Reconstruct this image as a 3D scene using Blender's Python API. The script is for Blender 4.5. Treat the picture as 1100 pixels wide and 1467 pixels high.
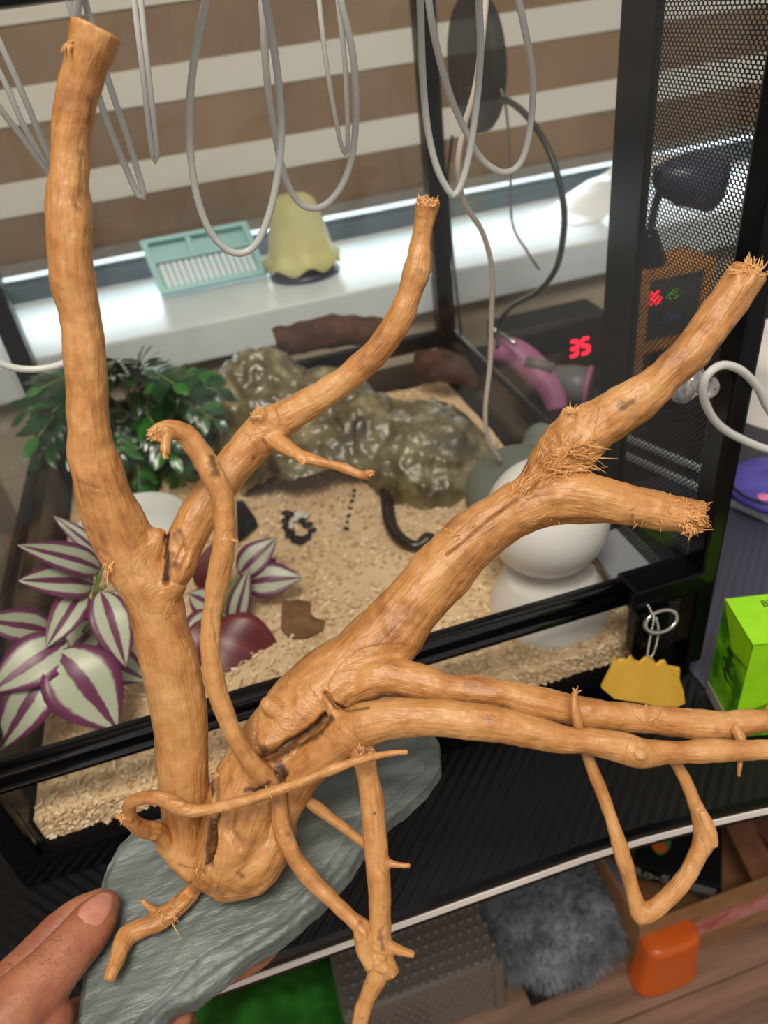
import bpy, bmesh, math, random
import numpy as np
from mathutils import Vector, Matrix, noise, kdtree
random.seed(7)
scene = bpy.context.scene
for _o in list(bpy.data.objects): bpy.data.objects.remove(_o)
COL = scene.collection

# ---------------------------------------------------------------- camera
FPX = 1061.1
CAM = Vector((0.2515, -0.4248, 0.5836))
YAW, PITCH, ROLL = 0.20024, -0.616455, -0.140291
def cam_basis():
    f = Vector((math.sin(YAW)*math.cos(PITCH), math.cos(YAW)*math.cos(PITCH), math.sin(PITCH)))
    r = Vector((math.cos(YAW), -math.sin(YAW), 0)); u = r.cross(f)
    return r*math.cos(ROLL)+u*math.sin(ROLL), -r*math.sin(ROLL)+u*math.cos(ROLL), f
CR, CU, CF = cam_basis()
cd = bpy.data.cameras.new('camera'); cam = bpy.data.objects.new('camera', cd); COL.objects.link(cam)
cd.sensor_fit = 'HORIZONTAL'; cd.sensor_width = 36.0; cd.lens = FPX/1100*36
cd.clip_start = 0.01; cd.clip_end = 50
m = Matrix((CR, CU, -CF)).transposed().to_4x4(); m.translation = CAM
cam.matrix_world = m
cd.dof.use_dof = True; cd.dof.focus_distance = 0.42; cd.dof.aperture_fstop = 10.0
scene.camera = cam

# ---------------------------------------------------------------- world, lights, exposure
scene.view_settings.view_transform = 'Standard'
try: scene.view_settings.look = 'None'
except Exception: pass
scene.view_settings.gamma = 1.0
scene.view_settings.use_curve_mapping = False
scene.view_settings.exposure = 0.0
scene.cycles.use_denoising = True
scene.cycles.max_bounces = 10
scene.cycles.transparent_max_bounces = 24
w = bpy.data.worlds.new('room_light'); scene.world = w; w.use_nodes = True
w.node_tree.nodes['Background'].inputs[0].default_value = (1.0, 0.95, 0.89, 1)
w.node_tree.nodes['Background'].inputs[1].default_value = 0.5
def area(name, loc, target, size, power, col, size_y=None):
    l = bpy.data.lights.new(name, 'AREA'); l.energy = power; l.color = col
    l.shape = 'RECTANGLE' if size_y else 'SQUARE'; l.size = size
    if size_y: l.size_y = size_y
    o = bpy.data.objects.new(name, l); COL.objects.link(o); o.location = loc
    o.rotation_euler = (Vector(target)-Vector(loc)).to_track_quat('-Z', 'Y').to_euler()
    return o
area('ceiling_lamp', (0.05, -0.85, 2.0), (0.3, 0.0, 0.05), 0.7, 42, (1.0, 0.91, 0.79))
area('daylight', (0.8, 1.9, 0.35), (0.8, 0.8, 0.35), 3.0, 150, (0.84, 0.95, 1.0), 1.9)

# ---------------------------------------------------------------- photo rays -> points in the room
def ray(px, py): return CF + CR*((px-550)/FPX) - CU*((py-733.5)/FPX)
def at_z(px, py, z): d = ray(px, py); return CAM + d*((z-CAM.z)/d.z)
def at_y(px, py, y): d = ray(px, py); return CAM + d*((y-CAM.y)/d.y)
def at_x(px, py, x): d = ray(px, py); return CAM + d*((x-CAM.x)/d.x)
def at_t(px, py, t): return CAM + ray(px, py)*t

# ---------------------------------------------------------------- mesh helpers
ORG = {}
def link(o, parent=None, origin=None):
    COL.objects.link(o)
    if parent is not None: o.parent = parent
    return o
def tag(o, label, cat, group=None, kind=None):
    o['label'] = label
    if cat: o['category'] = cat
    if group: o['group'] = group
    if kind: o['kind'] = kind
    return o
def thing(name, label, cat, loc=(0, 0, 0), group=None, kind=None):
    o = bpy.data.objects.new(name, None); o.empty_display_size = 0.02
    o.location = loc; COL.objects.link(o); ORG[o.name] = Vector(loc)
    tag(o, label, cat, group, kind); return o
class MB:
    def __init__(s): s.v = []; s.f = []; s.uv = {}
    def add(s, vs, fs):
        b = len(s.v); s.v += [tuple(x) for x in vs]; s.f += [tuple(b+i for i in f) for f in fs]; return s
    def box(s, a, b):
        x0, y0, z0 = a; x1, y1, z1 = b
        return s.add([(x0,y0,z0),(x1,y0,z0),(x1,y1,z0),(x0,y1,z0),(x0,y0,z1),(x1,y0,z1),(x1,y1,z1),(x0,y1,z1)],
            [(0,3,2,1),(4,5,6,7),(0,1,5,4),(1,2,6,5),(2,3,7,6),(3,0,4,7)])
    def obox(s, c, ax, ay, az):
        c = Vector(c); ax = Vector(ax); ay = Vector(ay); az = Vector(az); vs = []
        for k in (-1, 1):
            for i, j in ((-1,-1),(1,-1),(1,1),(-1,1)): vs.append(c+ax*i+ay*j+az*k)
        return s.add(vs, [(0,3,2,1),(4,5,6,7),(0,1,5,4),(1,2,6,5),(2,3,7,6),(3,0,4,7)])
    def tube(s, pts, rad, n=10, closed=False):
        pts = [Vector(p) for p in pts]; m_ = len(pts)
        if not hasattr(rad, '__len__'): rad = [rad]*m_
        up = None; rings = []
        for i, p in enumerate(pts):
            a = pts[i-1] if i or closed else p; b = pts[(i+1) % m_] if i < m_-1 or closed else p
            t = (b-a)
            t = t.normalized() if t.length > 1e-9 else Vector((0,0,1))
            if up is None: up = t.orthogonal().normalized()
            up = (up - t*up.dot(t)); up = up.normalized() if up.length > 1e-6 else t.orthogonal().normalized()
            sd = t.cross(up); rings.append([p + (up*math.cos(2*math.pi*k/n)+sd*math.sin(2*math.pi*k/n))*rad[i] for k in range(n)])
        vs = [q for r_ in rings for q in r_]; fs = []
        for i in range(m_ if closed else m_-1):
            j = (i+1) % m_
            for k in range(n): fs.append((i*n+k, i*n+(k+1)%n, j*n+(k+1)%n, j*n+k))
        if not closed:
            fs.append(tuple(range(n))[::-1]); fs.append(tuple((m_-1)*n+k for k in range(n)))
        return s.add(vs, fs)
    def lathe(s, prof, c=(0,0,0), n=32, axis=None, cap=True):
        c = Vector(c); R = Matrix.Identity(3)
        if axis is not None: R = Vector((0,0,1)).rotation_difference(Vector(axis)).to_matrix()
        vs = []; fs = []
        for r_, z in prof:
            for k in range(n):
                a = 2*math.pi*k/n; vs.append(c + R @ Vector((r_*math.cos(a), r_*math.sin(a), z)))
        for i in range(len(prof)-1):
            for k in range(n): fs.append((i*n+k, i*n+(k+1)%n, (i+1)*n+(k+1)%n, (i+1)*n+k))
        if cap:
            fs.append(tuple(range(n))[::-1]); fs.append(tuple((len(prof)-1)*n+k for k in range(n)))
        return s.add(vs, fs)
    def prism(s, poly, z0, z1):
        n = len(poly); vs = [(p[0], p[1], z0) for p in poly]+[(p[0], p[1], z1) for p in poly]
        fs = [tuple(range(n))[::-1], tuple(range(n, 2*n))]+[(i, (i+1)%n, n+(i+1)%n, n+i) for i in range(n)]
        return s.add(vs, fs)
    def build(s, name, mat, parent=None, origin=None, smooth=False, bevel=0, kind=None, label=None):
        o3 = ORG[parent.name] if parent is not None else Vector(origin if origin is not None else (0,0,0))
        me = bpy.data.meshes.new(name); me.from_pydata([Vector(v)-o3 for v in s.v], [], s.f); me.update()
        if bevel:
            bm = bmesh.new(); bm.from_mesh(me)
            bmesh.ops.bevel(bm, geom=[e for e in bm.edges if len(e.link_faces) == 2 and e.calc_face_angle() > 0.6], offset=bevel, segments=2, affect='EDGES', profile=0.6)
            bm.to_mesh(me); bm.free()
        return mobj(name, me, mat, parent, o3, smooth, kind, label)
def mobj(name, me, mat, parent=None, origin=Vector((0,0,0)), smooth=False, kind=None, label=None):
    if not hasattr(mat, '__iter__'): mat = [mat]
    for x in mat: me.materials.append(x)
    if smooth:
        for p in me.polygons: p.use_smooth = True
    o = bpy.data.objects.new(name, me); COL.objects.link(o)
    if parent is not None: o.parent = parent
    else: o.location = origin
    ORG[o.name] = Vector(origin)
    if kind: o['kind'] = kind
    if label: o['label'] = label
    return o
def remesh_obj(mb, voxel, smooth_it=4, factor=0.5):
    me = bpy.data.meshes.new('tmp'); me.from_pydata(mb.v, [], mb.f); me.update()
    o = bpy.data.objects.new('tmp', me); COL.objects.link(o)
    r = o.modifiers.new('r', 'REMESH'); r.mode = 'VOXEL'; r.voxel_size = voxel; r.use_smooth_shade = True
    if smooth_it:
        sm = o.modifiers.new('s', 'SMOOTH'); sm.iterations = smooth_it; sm.factor = factor
    dg = bpy.context.evaluated_depsgraph_get(); dg.update()
    out = bpy.data.meshes.new_from_object(o.evaluated_get(dg))
    bpy.data.objects.remove(o); bpy.data.meshes.remove(me)
    return out
def crom(nodes, step):
    """Catmull-Rom through nodes (any dimension, numpy rows), resampled at about step (first three are xyz)."""
    P = np.array(nodes, float); P = np.vstack([2*P[0]-P[1], P, 2*P[-1]-P[-2]]); out = []
    for i in range(1, len(P)-2):
        L = np.linalg.norm(P[i+1][:3]-P[i][:3]); k = max(1, int(math.ceil(L/step)))
        for j in range(k):
            t = j/k; a, b, c, d = P[i-1], P[i], P[i+1], P[i+2]
            out.append(0.5*((2*b)+(-a+c)*t+(2*a-5*b+4*c-d)*t*t+(-a+3*b-3*c+d)*t**3))
    out.append(P[-2]); return np.array(out)
def nz(p, s, off=0.0): return noise.noise(Vector((p[0]*s+off, p[1]*s-off*0.7, p[2]*s+off*0.3)))

# ---------------------------------------------------------------- materials
def lin(c):
    c = [x/255 for x in c]
    return tuple((x/12.92 if x <= 0.04045 else ((x+0.055)/1.055)**2.4) for x in c)+(1.0,)
def nodes_of(name):
    m_ = bpy.data.materials.new(name); m_.use_nodes = True; nt = m_.node_tree
    return m_, nt, nt.nodes['Principled BSDF'], nt.nodes['Material Output']
def N(nt, kind, **kw):
    n = nt.nodes.new(kind)
    for k, v in kw.items(): setattr(n, k, v)
    return n
def mat(name, col, rough=0.5, metal=0.0, spec=0.5, var=None, bump=None, sss=0, trans=0, emit=None, coat=0, alpha=1):
    """var=(scale, colour2, detail) mottles the colour; bump=(scale, strength, distance)."""
    m_, nt, b, out = nodes_of(name)
    b.inputs['Base Color'].default_value = lin(col); b.inputs['Roughness'].default_value = rough
    b.inputs['Metallic'].default_value = metal; b.inputs['Specular IOR Level'].default_value = spec
    b.inputs['Coat Weight'].default_value = coat; b.inputs['Coat Roughness'].default_value = 0.08
    b.inputs['Transmission Weight'].default_value = trans; b.inputs['Alpha'].default_value = alpha
    if sss:
        b.inputs['Subsurface Weight'].default_value = sss; b.inputs['Subsurface Scale'].default_value = 0.004
        b.inputs['Subsurface Radius'].default_value = (1.0, 0.35, 0.2)
    if emit:
        b.inputs['Emission Color'].default_value = lin(emit[0]); b.inputs['Emission Strength'].default_value = emit[1]
    tc = N(nt, 'ShaderNodeNewGeometry')
    if var:
        n = N(nt, 'ShaderNodeTexNoise'); n.inputs['Scale'].default_value = var[0]; n.inputs['Detail'].default_value = var[2] if len(var) > 2 else 4
        nt.links.new(tc.outputs['Position'], n.inputs['Vector'])
        r = N(nt, 'ShaderNodeValToRGB'); r.color_ramp.elements[0].position = 0.36; r.color_ramp.elements[1].position = 0.66
        r.color_ramp.elements[0].color = lin(var[1]); r.color_ramp.elements[1].color = lin(col)
        nt.links.new(n.outputs['Fac'], r.inputs['Fac']); nt.links.new(r.outputs['Color'], b.inputs['Base Color'])
    if bump:
        n = N(nt, 'ShaderNodeTexNoise'); n.inputs['Scale'].default_value = bump[0]; n.inputs['Detail'].default_value = 5
        nt.links.new(tc.outputs['Position'], n.inputs['Vector'])
        bp = N(nt, 'ShaderNodeBump'); bp.inputs['Strength'].default_value = bump[1]; bp.inputs['Distance'].default_value = bump[2] if len(bump) > 2 else 0.002
        nt.links.new(n.outputs['Fac'], bp.inputs['Height']); nt.links.new(bp.outputs['Normal'], b.inputs['Normal'])
    return m_
def glass_mat(name, tint=(1, 1, 1), haze=0.02, gloss=1.0):
    m_, nt, b, out = nodes_of(name); nt.nodes.remove(b)
    tr = N(nt, 'ShaderNodeBsdfTransparent'); tr.inputs['Color'].default_value = (*tint, 1)
    gl = N(nt, 'ShaderNodeBsdfGlossy'); gl.inputs['Roughness'].default_value = 0.03; gl.inputs['Color'].default_value = (gloss, gloss, gloss, 1)
    lw = N(nt, 'ShaderNodeLayerWeight'); lw.inputs['Blend'].default_value = 0.5
    pw = N(nt, 'ShaderNodeMath', operation='POWER'); nt.links.new(lw.outputs['Facing'], pw.inputs[0]); pw.inputs[1].default_value = 5.0
    fr = N(nt, 'ShaderNodeMath', operation='MULTIPLY_ADD'); nt.links.new(pw.outputs[0], fr.inputs[0]); fr.inputs[1].default_value = 0.3; fr.inputs[2].default_value = 0.015
    mx = N(nt, 'ShaderNodeMixShader'); nt.links.new(fr.outputs[0], mx.inputs[0]); nt.links.new(tr.outputs[0], mx.inputs[1]); nt.links.new(gl.outputs[0], mx.inputs[2])
    df = N(nt, 'ShaderNodeBsdfDiffuse'); df.inputs['Color'].default_value = (0.9, 0.92, 0.95, 1)
    ge = N(nt, 'ShaderNodeNewGeometry'); n = N(nt, 'ShaderNodeTexNoise'); n.inputs['Scale'].default_value = 9; n.inputs['Detail'].default_value = 6
    nt.links.new(ge.outputs['Position'], n.inputs['Vector'])
    mr = N(nt, 'ShaderNodeMapRange'); mr.inputs['From Min'].default_value = 0.4; mr.inputs['From Max'].default_value = 0.75
    mr.inputs['To Min'].default_value = haze*0.4; mr.inputs['To Max'].default_value = haze*2
    nt.links.new(n.outputs['Fac'], mr.inputs['Value'])
    m2 = N(nt, 'ShaderNodeMixShader'); nt.links.new(mr.outputs[0], m2.inputs[0]); nt.links.new(mx.outputs[0], m2.inputs[1]); nt.links.new(df.outputs[0], m2.inputs[2])
    nt.links.new(m2.outputs[0], out.inputs['Surface']); return m_
def desk_mat(name='carbon_desk', col=(13, 13, 15), rough=0.4, spec=0.3):
    m_, nt, b, out = nodes_of(name); ge = N(nt, 'ShaderNodeNewGeometry'); sp = N(nt, 'ShaderNodeSeparateXYZ')
    nt.links.new(ge.outputs['Position'], sp.inputs[0])
    sb = N(nt, 'ShaderNodeMath', operation='SUBTRACT'); nt.links.new(sp.outputs['X'], sb.inputs[0]); sb.inputs[1].default_value = 0.06
    ab = N(nt, 'ShaderNodeMath', operation='ABSOLUTE'); nt.links.new(sb.outputs[0], ab.inputs[0])
    d = N(nt, 'ShaderNodeMath', operation='SUBTRACT'); nt.links.new(sp.outputs['Y'], d.inputs[0]); nt.links.new(ab.outputs[0], d.inputs[1])
    mu = N(nt, 'ShaderNodeMath', operation='MULTIPLY'); nt.links.new(d.outputs[0], mu.inputs[0]); mu.inputs[1].default_value = 2*math.pi/0.0125
    sn = N(nt, 'ShaderNodeMath', operation='SINE'); nt.links.new(mu.outputs[0], sn.inputs[0])
    bp = N(nt, 'ShaderNodeBump'); bp.inputs['Strength'].default_value = 0.45; bp.inputs['Distance'].default_value = 0.0008
    nt.links.new(sn.outputs[0], bp.inputs['Height']); nt.links.new(bp.outputs['Normal'], b.inputs['Normal'])
    b.inputs['Base Color'].default_value = lin(col); b.inputs['Roughness'].default_value = rough; b.inputs['Specular IOR Level'].default_value = spec
    return m_
M = {}
M['black'] = mat('black_frame', (7, 7, 9), 0.2, spec=0.18)
M['black_gloss'] = mat('black_gloss', (7, 7, 9), 0.1, spec=0.6)
M['black_matte'] = mat('black_matte', (16, 16, 18), 0.55, spec=0.25)
M['glass'] = glass_mat('tank_glass', (0.985, 0.993, 0.99), 0.004)
M['clear'] = glass_mat('window_glass', (0.98, 0.99, 1.0), 0.003)
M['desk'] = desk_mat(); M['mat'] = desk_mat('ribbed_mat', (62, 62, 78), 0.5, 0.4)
M['white_trim'] = mat('white_trim', (236, 228, 222), 0.4)
M['wall'] = mat('beige_wall', (192, 174, 152), 0.85, var=(3, (178, 162, 142)), bump=(180, 0.1))
M['sill'] = mat('sill_white', (226, 234, 236), 0.3, var=(4, (206, 214, 217)))
M['win_frame'] = mat('window_frame_grey', (92, 104, 116), 0.4)
M['band_white'] = mat('blind_white', (200, 194, 184), 0.8, bump=(400, 0.15))
M['band_brown'] = mat('blind_brown', (134, 106, 80), 0.85, var=(5, (114, 90, 66)), bump=(400, 0.15))
M['blind_bar'] = mat('blind_bar', (120, 112, 104), 0.5)
# ================================================================ THE ROOM
def struct(o): o['kind'] = 'structure'; return o
def smat_wood_floor():
    m_, nt, b, out = nodes_of('oak_laminate'); ge = N(nt, 'ShaderNodeNewGeometry')
    mp = N(nt, 'ShaderNodeMapping'); mp.inputs['Scale'].default_value = (2.2, 26, 1); mp.inputs['Rotation'].default_value = (0, 0, 0.06)
    nt.links.new(ge.outputs['Position'], mp.inputs['Vector'])
    n = N(nt, 'ShaderNodeTexNoise'); n.inputs['Scale'].default_value = 2.4; n.inputs['Detail'].default_value = 7
    nt.links.new(mp.outputs[0], n.inputs['Vector'])
    r = N(nt, 'ShaderNodeValToRGB'); r.color_ramp.elements[0].position = 0.3; r.color_ramp.elements[1].position = 0.72
    r.color_ramp.elements[0].color = lin((104, 78, 62)); r.color_ramp.elements[1].color = lin((150, 118, 98))
    nt.links.new(n.outputs['Fac'], r.inputs['Fac']); nt.links.new(r.outputs['Color'], b.inputs['Base Color']); b.inputs['Roughness'].default_value = 0.5
    return m_
M['floor'] = smat_wood_floor()
FZ = -0.72
fl = thing('floor', 'brown wood laminate floor under the desk', None, (0.6, 0, FZ), kind='structure')
MB().box((-1.2, -1.6, FZ-0.03), (2.2, 0.95, FZ-0.004)).build('underlay', M['black_matte'], fl)
for i in range(13):
    y0 = -1.6+i*0.195
    for j in range(3):
        x0 = -1.2+j*1.3-(0.55 if i % 2 else 0)
        a, b_ = max(x0, -1.2), min(x0+1.297, 2.2)
        MB().box((a, y0, FZ-0.004), (b_, y0+0.193, FZ)).build('plank', M['floor'], fl, bevel=0)
SZ = 0.163; SY0 = 0.80; SY1 = 1.115
wb = MB().box((-0.165, 0.83, FZ), (2.2, 0.93, SZ-0.065)).box((1.95, 1.12, SZ-0.065), (2.2, 1.2, 1.6)).box((-0.165, 0.93, SZ-0.09), (2.2, 1.2, SZ-0.065))
o = wb.build('wall_back', M['wall']); struct(o); o['label'] = 'beige wall below the window sill'
o = MB().box((-0.24, -0.05, FZ), (-0.165, 1.2, 1.6)).build('wall_left', M['wall']); struct(o); o['label'] = 'beige wall at the left of the room'
wn = thing('window_1', 'wide window with grey frame and deep white sill behind the terrarium', None, (0.6, 1.0, SZ), kind='structure')
MB().box((-1.1, SY0, SZ-0.065), (2.2, SY1+0.005, SZ)).build('sill', M['sill'], wn, bevel=0.004)
WFY = 1.118
MB().box((-0.16, WFY, SZ), (1.95, WFY+0.05, SZ+0.032)).build('frame_rail', M['win_frame'], wn, bevel=0.003)
MB().box((-0.16, WFY+0.01, SZ+0.032), (1.95, WFY+0.045, SZ+0.042)).build('frame_bead', M['win_frame'], wn)
for x in (-0.16, 1.9): MB().box((x, WFY, SZ+0.032), (x+0.05, WFY+0.05, 1.6)).build('frame_stile', M['win_frame'], wn)
MB().box((-0.11, WFY+0.02, SZ+0.032), (1.9, WFY+0.024, 1.6)).build('pane', M['clear'], wn)

# zebra roller blind: white bands and brown bands, one after the other
BY = 1.055
bl = thing('zebra_blind', 'roller blind of alternating white and brown bands behind the terrarium', 'blind', (0.6, BY, 0.26))
def zline(px, py): return at_y(px, py, BY).z
e = [zline(550, 45), zline(550, 95), zline(550, 170), zline(550, 215), zline(550, 293)]
w_h = e[2]-e[3]; period = e[0]-e[2]
zb = e[4]
MB().box((-0.15, BY-0.008, zb), (1.8, BY+0.008, zb+0.02)).build('bottom_bar', M['blind_bar'], bl, bevel=0.003)
k = 0; ztop = e[3]
MB().box((-0.15, BY, zb+0.018), (1.8, BY+0.0012, ztop+0.002)).build('brown_band', M['band_brown'], bl)
for k in range(7):
    z0 = e[3]+k*period
    MB().box((-0.15, BY-0.003, z0), (1.8, BY-0.001, z0+w_h)).build('white_band', M['band_white'], bl)
    MB().box((-0.15, BY, z0+w_h-0.002), (1.8, BY+0.0012, z0+period+0.002)).build('brown_band', M['band_brown'], bl)

# desk with white edge strip
def dy(x):
    return -0.135 - (0.0 if x < 0.45 else min(0.03, 0.30*(x-0.45)**2+0.05*(x-0.45)))
xs = [-0.065+i*0.05 for i in range(34)]
dk = thing('desk', 'black carbon-textured desk with a thin white strip along its front edge', 'desk', (0.6, 0.3, FZ))
def edge_strip(off0, off1, z0, z1):
    b = MB(); n = len(xs); vs = []
    for x in xs:
        vs += [(x, dy(x)+off0, z0), (x, dy(x)+off1, z0), (x, dy(x)+off1, z1), (x, dy(x)+off0, z1)]
    fs = [(0,1,2,3), tuple(4*(n-1)+q for q in (3,2,1,0))]
    for i in range(n-1):
        for q in range(4): fs.append((4*i+q, 4*(i+1)+q, 4*(i+1)+(q+1)%4, 4*i+(q+1)%4))
    return b.add(vs, fs)
poly = [(x, dy(x)) for x in xs]+[(xs[-1], 0.825), (xs[0], 0.825)]
MB().prism(poly, -0.021, 0.0).build('top', M['desk'], dk)
edge_strip(-0.0035, 0.002, -0.007, 0.0005).build('edge_bead', M['black'], dk)
edge_strip(-0.0045, 0.002, -0.0150, -0.0070).build('edge_strip', M['white_trim'], dk)
edge_strip(-0.0035, 0.002, -0.0215, -0.0155).build('edge_bead', M['black'], dk)
for x in (-0.04, 1.45):
    MB().box((x, 0.34, FZ), (x+0.06, 0.40, -0.022)).build('leg', M['black_matte'], dk)
    MB().box((x, 0.68, FZ), (x+0.06, 0.74, -0.022)).build('leg', M['black_matte'], dk)

# ================================================================ TERRARIUM
W, D, H = 0.60, 0.62, 0.64
tk = thing('terrarium', 'black-framed glass terrarium with a mesh strip in its right side', 'terrarium', (0.3, 0.31, 0.0))
def bar(name, a, b, bev=0.003, m_='black'): return MB().box(a, b).build(name, M[m_], tk, bevel=bev)
# floor tray and bottom frame
bar('bottom_panel', (0.0, 0.0, 0.006), (W, D, 0.012), 0)
bar('bottom_rail', (-0.015, -0.012, 0.0005), (W+0.015, 0.012, 0.033))
bar('bottom_rail', (-0.015, D-0.01, 0.0005), (W+0.015, D+0.012, 0.033))
bar('bottom_rail', (-0.015, 0.012, 0.0005), (0.008, D-0.01, 0.033))
bar('bottom_rail', (W-0.003, 0.012, 0.0005), (W+0.015, D-0.01, 0.033))
# posts
bar('post', (W-0.002, -0.024, 0.033), (W+0.015, -0.001, H-0.01), 0.003)
bar('post', (-0.015, -0.012, 0.033), (0.010, 0.022, H-0.01), 0.004)
bar('post', (W-0.014, D-0.018, 0.033), (W+0.012, D+0.012, H-0.01), 0.004)
bar('post', (-0.012, D-0.018, 0.033), (0.014, D+0.012, H-0.01), 0.004)
bar('mid_post', (W-0.001, 0.114, 0.033), (W+0.006, 0.160, H-0.01), 0.001)
# front track rail, made of an upper and a lower bead with a groove
fr = bar('track_rail', (0.008, -0.008, 0.117), (W-0.004, 0.002, 0.145), 0.002)
for z0, z1, yo in ((0.1335, 0.1455, -0.010), (0.1165, 0.1285, -0.0085)):
    c = MB(); c.tube([(0.008, yo+0.003, (z0+z1)/2), (W-0.004, yo+0.004, (z0+z1)/2)], (z1-z0)/2*0.95, 14); c.build('track_bead', M['black_gloss'], fr, smooth=True)
bar('track_end', (W-0.066, -0.0245, 0.124), (W+0.014, 0.004, 0.148), 0.003)
lk = bar('lock', (W-0.060, -0.026, 0.066), (W-0.028, -0.008, 0.121), 0.004)
MB().lathe([(0.0075, 0), (0.0075, 0.004), (0.006, 0.005)], (W-0.043, -0.026, 0.094), 20, (0, -1, 0)).build('lock_barrel', M['black_matte'], lk, smooth=False)
bar('side_rail', (W-0.003, -0.001, 0.118), (W+0.008, D-0.018, 0.144))
bar('side_rail', (-0.010, 0.022, 0.118), (0.006, D-0.018, 0.144))
bar('back_rail', (0.014, D-0.006, 0.112), (W-0.014, D+0.010, 0.138))
# top frame
bar('top_rail', (-0.015, -0.020, 0.593), (W+0.015, 0.016, H))
bar('top_rail', (-0.015, D-0.018, 0.61), (W+0.015, D+0.012, H))
bar('top_rail', (-0.015, 0.022, 0.61), (0.010, D-0.018, H))
bar('top_rail', (W-0.014, 0.022, 0.61), (W+0.015, D-0.018, H))
# panes
g = lambda n, a, b: MB().box(a, b).build(n, M['glass'], tk)
g('pane', (0.010, -0.004, 0.033), (W-0.002, -0.001, 0.117))
g('door_pane', (0.010, -0.004, 0.146), (W-0.002, -0.001, 0.594))
g('pane', (0.014, D, 0.033), (W-0.014, D+0.004, 0.612))
g('pane', (-0.003, 0.022, 0.033), (0.001, D-0.018, 0.612))
g('pane', (W, 0.158, 0.033), (W+0.004, D-0.018, 0.612))
# expanded-metal mesh strip between the front post and the mid post
mesh_b = MB(); px_, pz_ = 0.0044, 0.0025; y0, y1, z0, z1 = -0.001, 0.115, 0.033, 0.612
hw = 0.00034
def strand(a, b):
    d = Vector((0, b[0]-a[0], b[1]-a[1])); L = d.length; d.normalize(); n_ = Vector((0, -d.z, d.y))*hw; t_ = Vector((0.0004, 0, 0))
    A = Vector((W+0.002, a[0], a[1])); B = Vector((W+0.002, b[0], b[1])); vs = []
    for P in (A, B):
        for i, j in ((-1,-1),(1,-1),(1,1),(-1,1)): vs.append(P+n_*i+t_*j)
    mesh_b.add(vs, [(0,1,5,4),(1,2,6,5),(2,3,7,6),(3,0,4,7)])
ny = int((y1-y0)/px_*2); nzz = int((z1-z0)/pz_)
for r in range(nzz):
    za = z0+r*pz_; zm = za+pz_*0.28
    off = (r % 2)*px_/2
    c = 0
    while y0+off+c*px_ < y1:
        y = y0+off+c*px_
        # hexagonal cell: two slanted strands below, one upright link
        if y-px_/2 >= y0-1e-6: strand((y, za), (y-px_/2, zm))
        if y+px_/2 <= y1+1e-6: strand((y, za), (y+px_/2, zm))
        if y+px_/2 <= y1+1e-6: strand((y+px_/2, zm), (y+px_/2, za+pz_))
        c += 1
mesh_b.build('mesh_screen', M['black_matte'], tk, kind='stuff', label='black wire mesh with fine hexagonal holes')

mp_ = MB().prism([(0.618, -0.055), (1.25, -0.075), (1.25, 0.30), (0.618, 0.30)], 0.0004, 0.0020).build('desk_mat', M['mat'], None); tag(mp_, 'blue-grey ribbed mat on the desk right of the terrarium', 'mat')
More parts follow.
